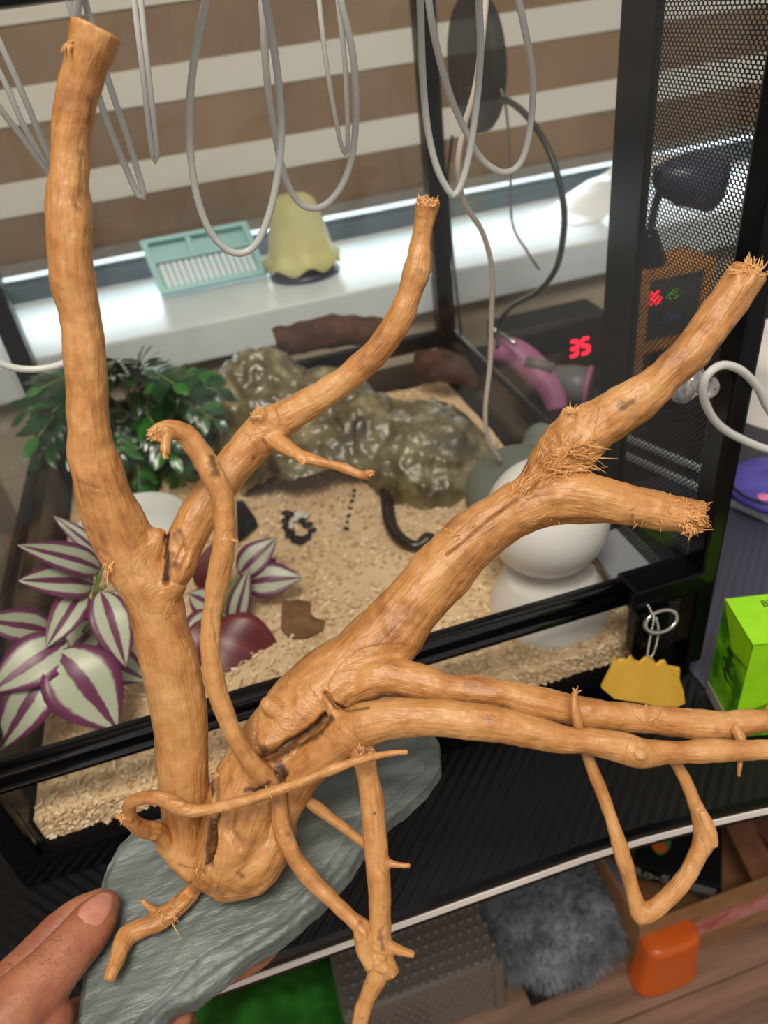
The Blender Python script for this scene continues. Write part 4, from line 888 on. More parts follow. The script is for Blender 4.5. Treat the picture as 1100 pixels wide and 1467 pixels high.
for (ax0, ay0, tx, ty) in fr_px:
    a_ = at_y(ax0, ay0, .52); e_ = at_y(tx, ty, rng.uniform(.42, .50)); midp = (a_+e_)/2+Vector((0, 0, .015)); P = crom([(*gp0, 1), (*a_, 1), (*midp, 1), (*e_, 1)], .008)
    MB().tube([p_[:3] for p_ in P], .0013, 6).build('stalk', M['stem_g'], gp, smooth=True)
    P2 = crom([(*a_, 1), (*midp, 1), (*e_, 1)], .011); ln = len(P2)
    for i in range(0, ln):
        p_ = Vector(P2[i][:3]); d = Vector(P2[min(i+1, ln-1)][:3])-Vector(P2[max(i-1, 0)][:3]); d.normalize(); up = Vector((0, -.55, .8)); up = (up-d*up.dot(d)).normalized(); sd_ = d.cross(up)
        for sg in ((-1, 1) if i < ln-1 else (0,)):
            ld = (d*(.55 if sg else 1)+sd_*sg*.9+Vector((0, 0, -.15))).normalized(); zz = (up-ld*up.dot(ld)).normalized(); yy = zz.cross(ld); s_ = rng.uniform(.026, .036)*(1 if i else .6)
            o = bpy.data.objects.new('leaf', lme[rng.random() < .3]); COL.objects.link(o); o.parent = gp
            mt = Matrix((ld, yy, zz)).transposed().to_4x4() @ Matrix.Scale(s_, 4); mt.translation = p_-gp0; o.matrix_local = mt

# ---- tubes and cables
def tube_mat(name, col, haze):
    return mat(name, col, 0.3, spec=0.5, trans=haze)
M['tube'] = mat('silicone_tube', (216, 216, 212), 0.35, trans=0.2); M['cable_w'] = mat('white_cable', (214, 202, 190), 0.45); M['cable_b'] = mat('black_cable', (26, 26, 30), 0.4); M['cable_g'] = mat('grey_cable', (120, 114, 108), 0.45)
def hose(name, pts, r, m_, label, cat, plane=None, mode='y', group=None):
    nd_ = []
    for q in pts:
        v = q[2] if len(q) > 2 else plane
        p_ = (at_y if mode == 'y' else at_x)(q[0], q[1], v); nd_.append((*p_, r))
    P = crom(nd_, .005); b_ = MB(); b_.tube([p_[:3] for p_ in P], r, 10); o = b_.build(name, M[m_], None, smooth=True); tag(o, label, cat, group); return o
GT = 'clear tubes hanging inside the terrarium'
T = lambda pts, Y, label, r=.0021: hose('air_tube', pts, r, 'tube', label, 'tube', Y, 'y', GT)
T([(305,-70),(295,0),(283,55),(275,110),(271,170),(274,230),(283,285),(300,330),(325,358),(350,362),(370,345),(386,305),(396,260),(403,200),(400,130),(391,60),(380,0),(372,-70)], .040, 'long clear tube loop hanging above the teal tray')
T([(480,-70),(488,0),(500,50),(508,100),(510,160),(505,220),(490,265),(465,294),(440,297),(420,280),(404,240),(392,180),(382,110),(375,0),(370,-70)], .060, 'clear tube loop hanging above the pale yellow bell')
T([(452,-70),(457,0),(466,80),(477,150),(488,205),(495,220),(498,205),(497,150),(493,80),(484,0),(478,-70)], .075, 'narrow clear tube loop inside the loop above the yellow bell', .0015)
T([(185,-70),(192,0),(204,100),(214,190),(221,232),(225,225),(219,160),(210,80),(202,0),(198,-70)], .075, 'narrow clear tube loop right of the sawn stem top', .0016)
T([(75,-70),(98,0),(128,95),(152,170),(178,235),(198,280),(206,282),(200,255),(180,190),(155,115),(124,10),(105,-70)], .050, 'clear tube loop passing behind the sawn stem top', .0018)
T([(-60,-60),(0,62),(35,140),(66,215),(100,290),(80,262),(38,205),(0,155),(-60,70)], .060, 'clear tubes slanting down at the left edge', .0017)
T([(-60,10),(0,105),(34,180),(66,238),(90,280)], .070, 'single clear tube end slanting down at the left edge', .0016)
T([(-40,440),(-25,500),(10,524),(50,529),(90,521),(108,505),(113,470),(110,400),(100,200),(106,60),(120,-70)], .045, 'clear tube sagging behind the tall stem at the left edge', .0022)
T([(600,-70),(602,0),(605,100),(612,180),(625,238),(643,274),(654,277),(668,240),(680,170),(688,80),(686,0),(684,-70)], .040, 'clear tube loop hanging in front of the black disc')
T([(608,-70),(614,0),(626,70),(646,140),(668,190),(690,228),(720,247),(745,234),(759,185),(763,110),(751,40),(743,0),(730,-70)], .055, 'wide clear tube loop hanging right of the black disc')
hose('white_cable', [(700,-80,.11),(694,20,.11),(682,120,.115),(664,185,.12),(656,240,.12),(665,290,.13),(692,335,.14),(705,390,.15),(704,450,.16),(702,520,.17),(695,590,.18),(700,630,.19),(717,660,.20)], .0022, 'cable_w', 'white cord running down to the grey-green dome', 'cable')
hose('thin_cable', [(700,100,.62),(716,125,.62),(726,165,.62),(731,240,.63),(734,320,.64),(755,360,.66),(772,386,.7)], .0016, 'cable_g', 'thin grey cable hanging below the black disc', 'cable', None, 'x')
hose('power_cable', [(700,140,.618),(730,146,.62),(762,175,.625),(790,225,.63),(806,285,.635),(807,335,.64),(796,385,.64),(770,418,.64),(735,438,.64),(716,462,.64),(712,500,.63)], .0034, 'cable_b', 'thick black cable curving down from the disc', 'cable', None, 'x')
hose('power_cable', [(648,195,.618),(641,260,.617),(646,340,.616),(654,420,.615),(662,500,.615),(660,550,.615),(645,580,.615)], .0022, 'cable_b', 'thin black cable hanging beside the back right post', 'cable', None, 'x')
# black disc fixed on the right-hand pane
dc0 = at_x(674, 94, .612); dd = thing('round_disc', 'black round disc mounted on the right glass pane', 'disc', dc0)
MB().lathe([(.001,-.004),(.066,-.004),(.070,0.0),(.070,.012),(.066,.016),(.050,.017),(.048,.014),(.03,.013),(.001,.013)], dc0, 48, (1,0,0), cap=False).build('housing', M['black_matte'], dd, smooth=True)
MB().lathe([(.001,.0),(.022,.0),(.02,.012),(.001,.014)], dc0+Vector((.013,0,0)), 28, (1,0,0), cap=False).build('knob', M['black_matte'], dd, smooth=True)
# suction cup with a tube on the outside of the front glass
M['clear_pl'] = mat('clear_plastic', (230, 232, 234), 0.12, trans=0.85)
sc0 = at_y(992, 552, -.014); sc_ = thing('suction_cup', 'clear suction cup holding a tube on the front glass', 'suction cup', sc0)
MB().lathe([(.001,.0),(.017,.0),(.0165,.002),(.009,.006),(.005,.010),(.005,.014),(.0075,.016),(.008,.022),(.005,.025),(.001,.025)], sc0+Vector((0,.008,0)), 28, (.25,-1,.1), cap=False).build('cup', M['clear_pl'], sc_, smooth=True)
hose('air_tube', [(1150,635,-.02),(1105,592,-.022),(1086,557,-.025),(1062,531,-.028),(1035,523,-.03),(1014,536,-.032),(1007,556,-.032),(1012,582,-.031),(1030,609,-.030),(1062,629,-.028),(1105,645,-.026),(1170,655,-.02)], .0030, 'tube', 'clear tube looped through the suction cup at the right post', 'tube')
# ================================================================ KEY CHAIN ON THE LOCK
M['steel'] = mat('steel', (190, 186, 180), 0.22, metal=1.0); M['yellow'] = mat('yellow_acrylic', (222, 176, 66), 0.4, var=(30, (212, 164, 56)))
kc = thing('keychain', 'yellow scalloped tag on a steel ball chain hanging from the lock', 'keychain', at_y(925, 1008, -.045))
top_y, bot_y = -.034, -.050
rb_ = MB(); rc = at_y(947, 890, -.034)
ring_pts = [rc+Vector((math.cos(a)*.0150, .004*math.sin(a), math.sin(a)*.0085)) for a in [2*math.pi*i/32 for i in range(32)]]
rb_.tube(ring_pts, .0020, 8, closed=True); rb_.build('split_ring', M['steel'], kc, smooth=True)
bd = MB(); me_ = MB(); ell(me_, (0,0,0), (.00145,.00145,.00145), 8); bme = bpy.data.meshes.new('bead'); bme.from_pydata(me_.v, [], me_.f); bme.materials.append(M['steel']); [setattr(p_, 'use_smooth', True) for p_ in bme.polygons]
def beads(pts):
    P = crom([(*at_y(a_, b_, y_), 1) for a_, b_, y_ in pts], .0031)
    for p_ in P:
        o = bpy.data.objects.new('bead', bme); COL.objects.link(o); o.parent = kc; o.location = Vector(p_[:3])-ORG[kc.name]
beads([(928,868,-.030),(936,884,-.034),(934,900,-.035),(929,925,-.036),(925,956,-.037)]); beads([(940,886,-.034),(943,905,-.035),(938,930,-.036),(931,945,-.037)])
tagpts = [(862,986),(874,962),(879,945),(886,950),(892,947),(899,949),(904,942),(910,949),(917,952),(923,946),(930,943),(937,948),(941,955),(947,950),(953,949),(958,957),(967,959),(974,960),(973,972),(979,990),(981,1008),(968,1014),(950,1016),(925,1008),(900,1004),(880,1001)]
def tag_pt(a_, b_): f = (b_-945)/70; return at_y(a_, b_, -.038+(-.050+.038)*f)
tp = [tag_pt(*q) for q in tagpts]; n = len(tp); th = Vector((.0008, .003, .0008)); tb = MB()
tb.add(tp+[q+th for q in tp], [tuple(range(n)), tuple(range(n, 2*n))[::-1]]+[(i, n+i, n+(i+1)%n, (i+1)%n) for i in range(n)]); tb.build('tag', M['yellow'], kc)

# ================================================================ ON THE DESK, RIGHT OF THE TERRARIUM
def print_mat(name, cols, scale, seed):
    m_, nt, b, out = nodes_of(name); ge = N(nt, 'ShaderNodeNewGeometry'); mp = N(nt, 'ShaderNodeMapping'); mp.inputs['Location'].default_value = (seed, seed*.3, seed*.7); nt.links.new(ge.outputs['Position'], mp.inputs[0])
    n = N(nt, 'ShaderNodeTexNoise'); n.inputs['Scale'].default_value = scale; n.inputs['Detail'].default_value = 3; nt.links.new(mp.outputs[0], n.inputs['Vector'])
    r = N(nt, 'ShaderNodeValToRGB'); cr = r.color_ramp; cr.elements[0].position = .28; cr.elements[0].color = lin(cols[0]); cr.elements[1].position = .72; cr.elements[1].color = lin(cols[-1])
    for i, c in enumerate(cols[1:-1]): e_ = cr.elements.new(.28+.44*(i+1)/(len(cols)-1)); e_.color = lin(c)
    nt.links.new(n.outputs['Fac'], r.inputs['Fac']); nt.links.new(r.outputs['Color'], b.inputs['Base Color']); b.inputs['Roughness'].default_value = .35
    return m_
A = at_z(1045, 1060, 0); B = at_z(1011, 992, 0); d1 = (B-A); dl = d1.length; d1.normalize(); d2 = Vector((d1.y, -d1.x, 0)); 
hb_ = 0.118; wb_ = .085
M['lime'] = mat('lime_card', (150, 214, 20), .35, var=(60, (138, 204, 16))); M['green_print'] = print_mat('green_print', [(30, 92, 20), (58, 128, 18), (104, 178, 20), (150, 210, 24)], 42, 1.0); M['ink'] = mat('dark_ink', (28, 58, 18), .5); M['orange_ink'] = mat('orange_ink', (244, 160, 30), .5); M['pink_ink'] = mat('pink_ink', (228, 190, 160), .5); M['grey_ink'] = mat('grey_print', (150, 140, 134), .5)
A = A+Vector((0,0,.0022)); gx = thing('printed_carton', 'bright green printed carton standing at the right edge of the desk', 'box', A)
cen = A+d1*dl/2+d2*wb_/2
MB().obox(cen+Vector((0,0,hb_/2)), d1*dl/2, d2*wb_/2, Vector((0,0,hb_/2))).build('body', M['green_print'], gx)
MB().obox(cen+Vector((0,0,hb_+.0004)), d1*dl/2, d2*wb_/2, Vector((0,0,.0004))).build('top_flap', M['lime'], gx)
MB().obox(A+d1*dl/2-d2*.0003+Vector((0,0,.007)), d1*dl/2, d2*.0003, Vector((0,0,.007))).build('side_strip', M['grey_ink'], gx)
def tri(name, pts, m_):
    b_ = MB(); n_ = len(pts); b_.add(pts, [tuple(range(n_))]); return b_.build(name, m_, gx)
side = lambda u, z: A+d1*(dl*u)-d2*.0005+Vector((0,0,z)); front = lambda u, z: A+d2*(wb_*u)-d1*.0005+Vector((0,0,z))
tri('lime_print', [side(0,hb_), side(1,hb_), side(.5,hb_*.72), side(0,hb_*.78)], M['lime']); tri('lime_print', [front(0,.03), front(0,hb_), front(1,hb_), front(1,.07), front(.5,.055), front(.3,.045)], M['lime'])
tri('orange_print', [front(.5+.22*math.cos(a), .036+.010*math.sin(a)+.003*math.sin(3*a)) for a in [2*math.pi*i/20 for i in range(20)]], M['orange_ink'])
tri('pink_print', [front(.42+.2*math.cos(a), .082+.006*math.sin(a)+.002*math.cos(3*a)) for a in [2*math.pi*i/18 for i in range(18)]], M['pink_ink'])
for k in range(9):
    u = .5+.06*math.sin(k*2); z = hb_*.70-k*.004; tri('print_stroke', [side(u-.13+.1*math.sin(k*3), z), side(u+.10, z+.001), side(u+.12-.05*math.sin(k), z-.0022), side(u-.1, z-.0022)], M['ink'])
def text(body, size, m_, parent, loc, xdir, ydir, name='lettering', ext=.0002, align='CENTER'):
    cu = bpy.data.curves.new(name, 'FONT'); cu.body = body; cu.size = size; cu.extrude = ext; cu.align_x = align; cu.align_y = 'CENTER'
    t = bpy.data.objects.new('tmp', cu); COL.objects.link(t); dg = bpy.context.evaluated_depsgraph_get(); dg.update(); me = bpy.data.meshes.new_from_object(t.evaluated_get(dg)); bpy.data.objects.remove(t)
    x = Vector(xdir).normalized(); y = Vector(ydir).normalized(); z = x.cross(y); mt = Matrix((x, y, z)).transposed()
    for v in me.vertices: v.co = mt @ v.co + Vector(loc)-ORG[parent.name]
    return mobj(name, me, M[m_], parent, ORG[parent.name])
text('BEST', .010, 'ink', gx, cen+Vector((0,0,hb_+.0011))+d1*.016-d2*.006, d2, d1)

# notebook and pouch
M['navy'] = mat('navy_cover', (30, 32, 44), .35); M['paleblue'] = mat('pale_blue_edge', (232, 242, 250), .35); M['pouch'] = mat('blue_pouch', (84, 78, 170), .6, var=(30, (66, 60, 150)), bump=(150, .3)); M['pink'] = mat('pink_dot', (226, 120, 180), .4)
def slab(name, corners, z0, z1, m_, parent): return MB().prism([(c.x, c.y) for c in corners], z0, z1).build(name, M[m_], parent, bevel=.0015)
e0, e1 = at_z(868, 648, 0), at_z(1100, 752, 0); dv = (e1-e0).normalized(); e0 = e0+dv*.012
pv = Vector((-dv.y, dv.x, 0)); pv = pv if pv.y > 0 else -pv; L_ = (e1-e0).length+.10
for k, (off, ln, lab) in enumerate(((0, L_, 'dark notebook with pale blue edge lying right of the terrarium, lower of two'), (.014, L_*.92, 'dark notebook with pale blue edge under the blue pouch, upper of two'))):
    b0 = e0+pv*off*1.6+Vector((max(0, .66-(e0+pv*off*1.6).x), 0, 0)); z0 = .0022+k*.012
    nb_ = thing('notebook', lab, 'notebook', Vector((b0.x, b0.y, z0)), group='notebooks right of the terrarium')
    c = [b0, b0+dv*ln, b0+dv*ln+pv*.15, b0+pv*.15]
    slab('pages', c, z0, z0+.0095, 'paleblue', nb_)
    slab('cover', [q+pv*.004 for q in c], z0+.0095, z0+.0115, 'navy', nb_)
pm = MB(); cpx = [(1036,690),(1045,676),(1062,668),(1085,664),(1110,660),(1150,665),(1160,700),(1150,735),(1120,738),(1090,734),(1062,722),(1043,706)]
pz = .028; pp = [at_z(a_, b_, pz) for a_, b_ in cpx]; cc = sum(pp, Vector())/len(pp)
po = thing('pouch', 'blue zip pouch with a pink dot lying on the notebooks', 'pouch', Vector((cc.x, cc.y, .026)))
vs = []; n = len(pp); lv_ = [(1.0, .0270), (1.02, .0325), (.93, .0395), (.6, .0445), (.2, .0455)]
for s_, z_ in lv_: vs += [Vector((cc.x+(q.x-cc.x)*s_, cc.y+(q.y-cc.y)*s_, z_)) for q in pp]
fs = [tuple(range(n))[::-1], tuple(range(4*n, 5*n))]+[(i*n+k, i*n+(k+1)%n, (i+1)*n+(k+1)%n, (i+1)*n+k) for i in range(4) for k in range(n)]
pm.add(vs, fs); pm.build('body', M['pouch'], po, smooth=True)
zp = MB(); zp.tube([Vector((cc.x+(q.x-cc.x)*.95, cc.y+(q.y-cc.y)*.95, .0385)) for q in pp], .0016, 6, closed=True); zp.build('zip', M['navy'], po, smooth=True)
dp = at_z(1094, 712, .043); MB().lathe([(.001,.002),(.006,.0015),(.0075,0)], dp, 16, cap=False).build('dot', M['pink'], po, smooth=True)
# white tower appliance
wt = at_z(1130, 596, 0); wt.z = 0.0005
ap = thing('white_appliance', 'cream-white round appliance standing at the far right of the desk', 'appliance', wt)
MB().lathe([(.001,0),(.098,0),(.104,.006),(.104,.014),(.098,.02),(.092,.10),(.086,.118),(.07,.124),(.001,.124)], wt, 48, cap=False).build('base', M['white_pl'], ap, smooth=True)
MB().lathe([(.001,.122),(.058,.122),(.055,.30),(.05,.36),(.001,.37)], wt+Vector((.03,.01,0)), 40, cap=False).build('column', M['white_pl'], ap, smooth=True)

# wooden clock with a lamp on it
M['pine'] = mat('orange_pine', (206, 142, 62), .55, var=(30, (178, 114, 44))); M['panel'] = mat('dark_panel', (40, 44, 44), .25)
M['led_red'] = mat('led_red', (255, 30, 60), .5, emit=((255, 20, 55), 3.0)); M['led_green'] = mat('led_green', (90, 190, 60), .5, emit=((80, 170, 50), .5)); M['led_blue'] = mat('blue_icon', (50, 60, 130), .5)
ck0 = Vector((.90, .53, .0005)); ck = thing('digital_clock', 'orange wooden clock with red digits seen through the mesh', 'clock', ck0)
def cbx(name, a_, b_, m_, par=ck, bev=.002): return MB().box(a_, b_).build(name, M[m_], par, bevel=bev)
X0c, X1c, Yf, Yb, Zt = .862, .980, .50, .575, .190
cbx('side_panel', (X0c, Yf, .0005), (X0c+.014, Yb, Zt), 'pine'); cbx('side_panel', (X1c-.014, Yf, .0005), (X1c, Yb, Zt), 'pine'); cbx('top_panel', (X0c, Yf, Zt), (X1c, Yb, Zt+.014), 'pine'); cbx('shelf', (X0c+.014, Yf, .078), (X1c-.014, Yb, .094), 'pine'); cbx('back_panel', (X0c+.014, Yb-.006, .0005), (X1c-.014, Yb, Zt), 'panel')
scr = cbx('display', (X0c+.014, Yf+.006, .094), (X1c-.014, Yf+.012, Zt), 'panel')
SEG = {'0':'abcdef','1':'bc','2':'abged','3':'abgcd','4':'fgbc','5':'afgcd','6':'afgedc','7':'abc','8':'abcdefg','9':'abcdfg'}
def digits(s, x, z, y, h, m_, par, name='digit'):
    w_ = h*.5; t_ = h*.085
    for ch in s:
        b_ = MB()
        for sg in SEG[ch]:
            cx, cz, hx, hz = {'a':(0,h/2,w_/2-t_/2,t_),'g':(0,0,w_/2-t_/2,t_),'d':(0,-h/2,w_/2-t_/2,t_),'f':(-w_/2,h/4,t_,h/4-t_/2),'b':(w_/2,h/4,t_,h/4-t_/2),'e':(-w_/2,-h/4,t_,h/4-t_/2),'c':(w_/2,-h/4,t_,h/4-t_/2)}[sg]
            b_.box((x+cx-hx, y-.0006, z+cz-hz), (x+cx+hx, y, z+cz+hz))
        b_.build(name, M[m_], par); x += w_*1.6
zc = at_y(935, 430, Yf).z; xc = at_y(922, 430, Yf).x
digits('236', xc, zc, Yf+.0058, .017, 'led_red', scr); digits('25', at_y(962, 428, Yf).x, zc, Yf+.0058, .012, 'led_green', scr); digits('6', at_y(905, 432, Yf).x, zc, Yf+.0058, .012, 'led_green', scr)
for a_, b_ in ((905, 460), (968, 455)): c = at_y(a_, b_, Yf); MB().box((c.x-.012, Yf+.0052, c.z-.006), (c.x+.012, Yf+.0058, c.z+.006)).build('icon', M['led_blue'], scr)
M['lamp_blue'] = mat('lamp_blue', (46, 52, 78), .35)
lz = Zt+.0145; lb0 = Vector((.890, .535, lz)); lm = thing('desk_lamp', 'small dark blue lamp with curved neck standing on the wooden clock', 'lamp', lb0)
MB().lathe([(.001,0),(.026,0),(.027,.006),(.020,.022),(.013,.040),(.009,.048),(.001,.05)], lb0, 32, cap=False).build('base', M['black'], lm, smooth=True)
P = crom([(*(lb0+Vector((0,0,.045))), 1), (.894,.535,lz+.08,1), (.896,.53,lz+.105,1), (.888,.525,lz+.128,1), (.882,.52,lz+.132,1)], .006); MB().tube([p_[:3] for p_ in P], .006, 12).build('neck', M['lamp_blue'], lm, smooth=True)
sh = MB(); sh.lathe([(.012,.0),(.022,.010),(.034,.04),(.037,.085),(.035,.085),(.031,.04),(.018,.012),(.001,.008)], (.882,.52,lz+.124), 32, (1,-.2,-.25), cap=False); sh.build('shade', M['lamp_blue'], lm, smooth=True)

# black clock with red digits, pink gadget on a dark tray
b2 = Vector((.79, .66, .0005)); c2 = thing('led_clock', 'low black clock with blurred red digits behind the pink gadget', 'clock', b2)
MB().box((.70, .615, .0005), (.885, .70, .104)).build('case', M['black_matte'], c2, bevel=.006)
digits('35', at_y(822, 497, .614).x, at_y(833, 497, .614).z, -.0 + .6145, .026, 'led_red', c2)
M['mauve'] = mat('mauve_plastic', (190, 118, 156), .4, var=(20, (174, 100, 140))); M['grey_pl'] = mat('grey_plastic', (120, 122, 122), .35, var=(25, (96, 100, 100)))
t0 = at_z(735, 600, .0); tr = thing('tray', 'black tray with silver rims under the pink gadget', 'tray', Vector((.72, .55, .0005)))
q0, q1, q2, q3 = Vector((.655,.50,0)), Vector((.655,.70,0)), Vector((.695,.70,0)), Vector((.83,.47,0))
MB().prism([(.645,.46),(.645,.60),(.69,.61),(.80,.58),(.84,.46)], .0005, .022).build('body', M['black_matte'], tr, bevel=.003)
for pa, pb in (((672,498),(735,556)),((702,470),(738,492))): MB().tube([at_y(*pa, .60), at_y(*pb, .53)], .0035, 10).build('rim', M['steel'], tr, smooth=True)
gz = thing('pink_gadget', 'mauve-pink and grey handheld gadget outside the right pane', 'gadget', Vector((.72, .53, .036)))
gq = MB(); P = crom([(*at_y(700,500,.60), .016), (*at_y(735,505,.58), .022), (*at_y(765,530,.55), .024), (*at_y(790,560,.52), .020), (*at_y(798,588,.50), .016)], .006); gq.tube([p_[:3] for p_ in P], [p_[3] for p_ in P], 18); gq.build('body', M['mauve'], gz, smooth=True)
MB().lathe([(.001,-.045),(.019,-.045),(.026,-.027),(.029,0),(.029,.018),(.024,.024),(.001,.024)], at_y(822,550,.52), 32, (.75,-.6,-.1), cap=False).build('barrel', M['grey_pl'], gz, smooth=True)
MB().tube([at_y(752,518,.545), at_y(792,528,.525)], .009, 14).build('trigger_bar', M['grey_pl'], gz, smooth=True)
MB().lathe([(.026,.0),(.032,.0),(.032,.006),(.026,.006)], at_y(822,550,.52)+Vector((.75,-.6,-.1)).normalized()*.018, 32, (.75,-.6,-.1)).build('ring', M['mauve'], gz, smooth=True)

# ================================================================ ON THE WINDOW SILL
M['teal'] = mat('teal_plastic', (140, 196, 196), .35, spec=.4); M['rib'] = mat('white_rib', (228, 234, 240), .35)
Yb0, Yt0 = .985, 1.035
cs = [at_y(232, 428, Yb0), at_y(384, 396, Yb0), at_y(352, 318, Yt0), at_y(202, 352, Yt0)]
dz_ = SZ+.0005-min(cs[0].z, cs[1].z); cs[0].z = cs[1].z = SZ+.0005; zt_ = (cs[2].z+cs[3].z)/2; cs[2].z = cs[3].z = zt_
trn = (cs[1]-cs[0]).cross(cs[3]-cs[0]).normalized(); trn = trn if trn.y < 0 else -trn
ty_ = thing('teal_tray', 'pale teal plastic tray with white ribs leaning on the window sill', 'tray', (cs[0]+cs[1])/2)
def tp_(u, v, d=0.0): return cs[0].lerp(cs[1], u).lerp(cs[3].lerp(cs[2], u), v)+trn*d
def tbox(name, u0, u1, v0, v1, d0, d1_, m_):
    b_ = MB(); vs = [tp_(u, v, d) for d in (d0, d1_) for u, v in ((u0,v0),(u1,v0),(u1,v1),(u0,v1))]
    b_.add(vs, [(0,3,2,1),(4,5,6,7),(0,1,5,4),(1,2,6,5),(2,3,7,6),(3,0,4,7)]); return b_.build(name, M[m_], ty_)
tbox('back', 0, 1, 0, 1, 0, .003, 'teal'); tbox('wall', 0, .06, 0, 1, .003, .018, 'teal'); tbox('wall', .94, 1, 0, 1, .003, .018, 'teal'); tbox('wall', .06, .94, 0, .09, .003, .018, 'teal'); tbox('wall', .06, .94, .93, 1, .003, .018, 'teal'); tbox('divider', .06, .94, .56, .62, .003, .016, 'teal'); tbox('divider', .40, .45, .62, .93, .003, .016, 'teal')
for k in range(15): u = .09+k*.0565; tbox('rib', u, u+.034, .11, .54, .003, .012, 'rib')
M['bell'] = mat('pale_yellow', (214, 208, 150), .5, var=(20, (204, 196, 132)))
bc0 = at_z(437, 392, SZ); bc0 = Vector((bc0.x, bc0.y, SZ+.0005)); be = thing('bell_ornament', 'pale yellow bell-shaped ornament with a wavy hem on the window sill', 'ornament', bc0)
bb = MB(); nA = 72; prof = [(.026,.137),(.038,.128),(.045,.108),(.051,.080),(.056,.055),(.061,.036),(.071,.022)]; vs = [bc0+Vector((0,0,.139))]
for i, (r_, z_) in enumerate(prof):
    for k in range(nA):
        a_ = 2*math.pi*k/nA; wv = math.sin(a_*7)*(i/6)**5; vs.append(bc0+Vector((math.cos(a_)*(r_+.004*wv), math.sin(a_)*(r_+.004*wv), z_+.008*wv)))
fs = [(0, 1+k, 1+(k+1)%nA) for k in range(nA)]+[(1+i*nA+k, 1+(i+1)*nA+k, 1+(i+1)*nA+(k+1)%nA, 1+i*nA+(k+1)%nA) for i in range(6) for k in range(nA)]
bb.add(vs, fs); o = bb.build('shade', M['bell'], be, smooth=True); o.modifiers.new('t', 'SOLIDIFY').thickness = .003
MB().lathe([(.001,0),(.064,0),(.066,.004),(.060,.012),(.03,.016),(.03,.06),(.001,.06)], bc0, 40, cap=False).build('foot', M['lamp_blue'], be, smooth=True)
M['bottle_g'] = mat('green_plastic', (120, 170, 120), .3, trans=.3)
gb0 = at_z(-4, 455, SZ); gb0.z = SZ+.0005; bo_ = thing('bottle', 'pale green bottle on the window sill at the left edge', 'bottle', gb0)
MB().lathe([(.001,0),(.030,0),(.032,.01),(.032,.06),(.024,.078),(.012,.084),(.012,.09),(.001,.09)], gb0, 28, cap=False).build('body', M['bottle_g'], bo_, smooth=True)
MB().lathe([(.014,.088),(.014,.102),(.001,.103)], gb0, 24).build('cap', M['white_pl'], bo_)
# folded white sheet on the right of the sill
ws = MB(); prof = [(820,303),(838,290),(850,282),(868,268),(890,262),(905,246)]
c0_ = at_z(812, 318, SZ); up = [(0,.002),(.05,.004),(.09,.03),(.14,.055),(.17,.06),(.22,.095)]; vs = []
for k in range(8):
    for x_, z_ in up: vs.append(Vector((c0_.x+x_-.006*k, .90+.02*k, SZ+z_*(1-.03*k))))
nf = len(up); ws.add(vs, [(k*nf+i, k*nf+i+1, (k+1)*nf+i+1, (k+1)*nf+i) for k in range(7) for i in range(nf-1)])
o = ws.build('white_sheet', M['white_pl'], None, smooth=False); o.modifiers.new('t', 'SOLIDIFY').thickness = .004; tag(o, 'folded white plastic sheet on the right end of the window sill', 'sheet')

# ================================================================ ON THE FLOOR UNDER THE DESK EDGE
M['orange'] = mat('orange_plastic', (206, 92, 28), .3, spec=.5); M['card'] = mat('cardboard', (158, 116, 76), .8, var=(40, (140, 100, 62))); M['tape'] = mat('pink_tape', (176, 84, 76), .4, var=(50, (208, 140, 140)))
oc = at_z(948, 1392, FZ); oc.z = FZ+.0005; ob = MB(); nS = 48; vs = []
lev = [(.058,0),(.058,.006),(.054,.012),(.048,.110),(.045,.118),(.036,.121)]
for r_, z_ in lev:
    for k in range(nS):
        a_ = 2*math.pi*k/nS; ca_, sa_ = math.cos(a_), math.sin(a_); sx = math.copysign(abs(ca_)**.6, ca_); sy = math.copysign(abs(sa_)**.6, sa_); vs.append(oc+Vector((sx*r_*.92, sy*r_*.5, z_)))
ob.add(vs, [tuple(range(nS))[::-1], tuple(range(5*nS, 6*nS))]+[(i*nS+k, i*nS+(k+1)%nS, (i+1)*nS+(k+1)%nS, (i+1)*nS+k) for i in range(5) for k in range(nS)])
o = ob.build('plastic_tub', M['orange'], None, origin=oc, smooth=True); tag(o, 'orange plastic tub upside down on the wood floor', 'tub')
bp0 = at_z(985, 1388, FZ); bp1 = at_z(1100, 1342, FZ); bdv = (bp1-bp0).normalized(); bdv.z = 0; bnv = Vector((-bdv.y, bdv.x, 0)); bp0 = bp0-bdv*.085+bnv*.020; bp0.z = FZ+.0005
BL_, BD_, BH_ = .55, .30, .150
cb_ = thing('cardboard_box', 'open brown cardboard box with pink tape on the floor', 'box', bp0)
def cwall(name, p, du, L_, dn, T_, z0, z1, m_): return MB().obox(p+du*L_/2+dn*T_/2+Vector((0,0,(z0+z1)/2)), du*L_/2, dn*T_/2, Vector((0,0,(z1-z0)/2))).build(name, M[m_], cb_)
cwall('front_wall', bp0, bdv, BL_, bnv, .005, 0, BH_, 'card'); cwall('back_wall', bp0+bnv*(BD_-.005), bdv, BL_, bnv, .005, 0, BH_, 'card'); cwall('side_wall', bp0+bnv*.005, bnv, BD_-.01, bdv, .005, 0, BH_, 'card'); cwall('side_wall', bp0+bnv*.005+bdv*(BL_-.005), bnv, BD_-.01, bdv, .005, 0, BH_, 'card'); cwall('base', bp0+bdv*.005+bnv*.005, bdv, BL_-.01, bnv, BD_-.01, 0, .004, 'card')
cwall('tape', bp0-bnv*.0006, bdv, BL_, bnv, .0005, .050, .098, 'tape')
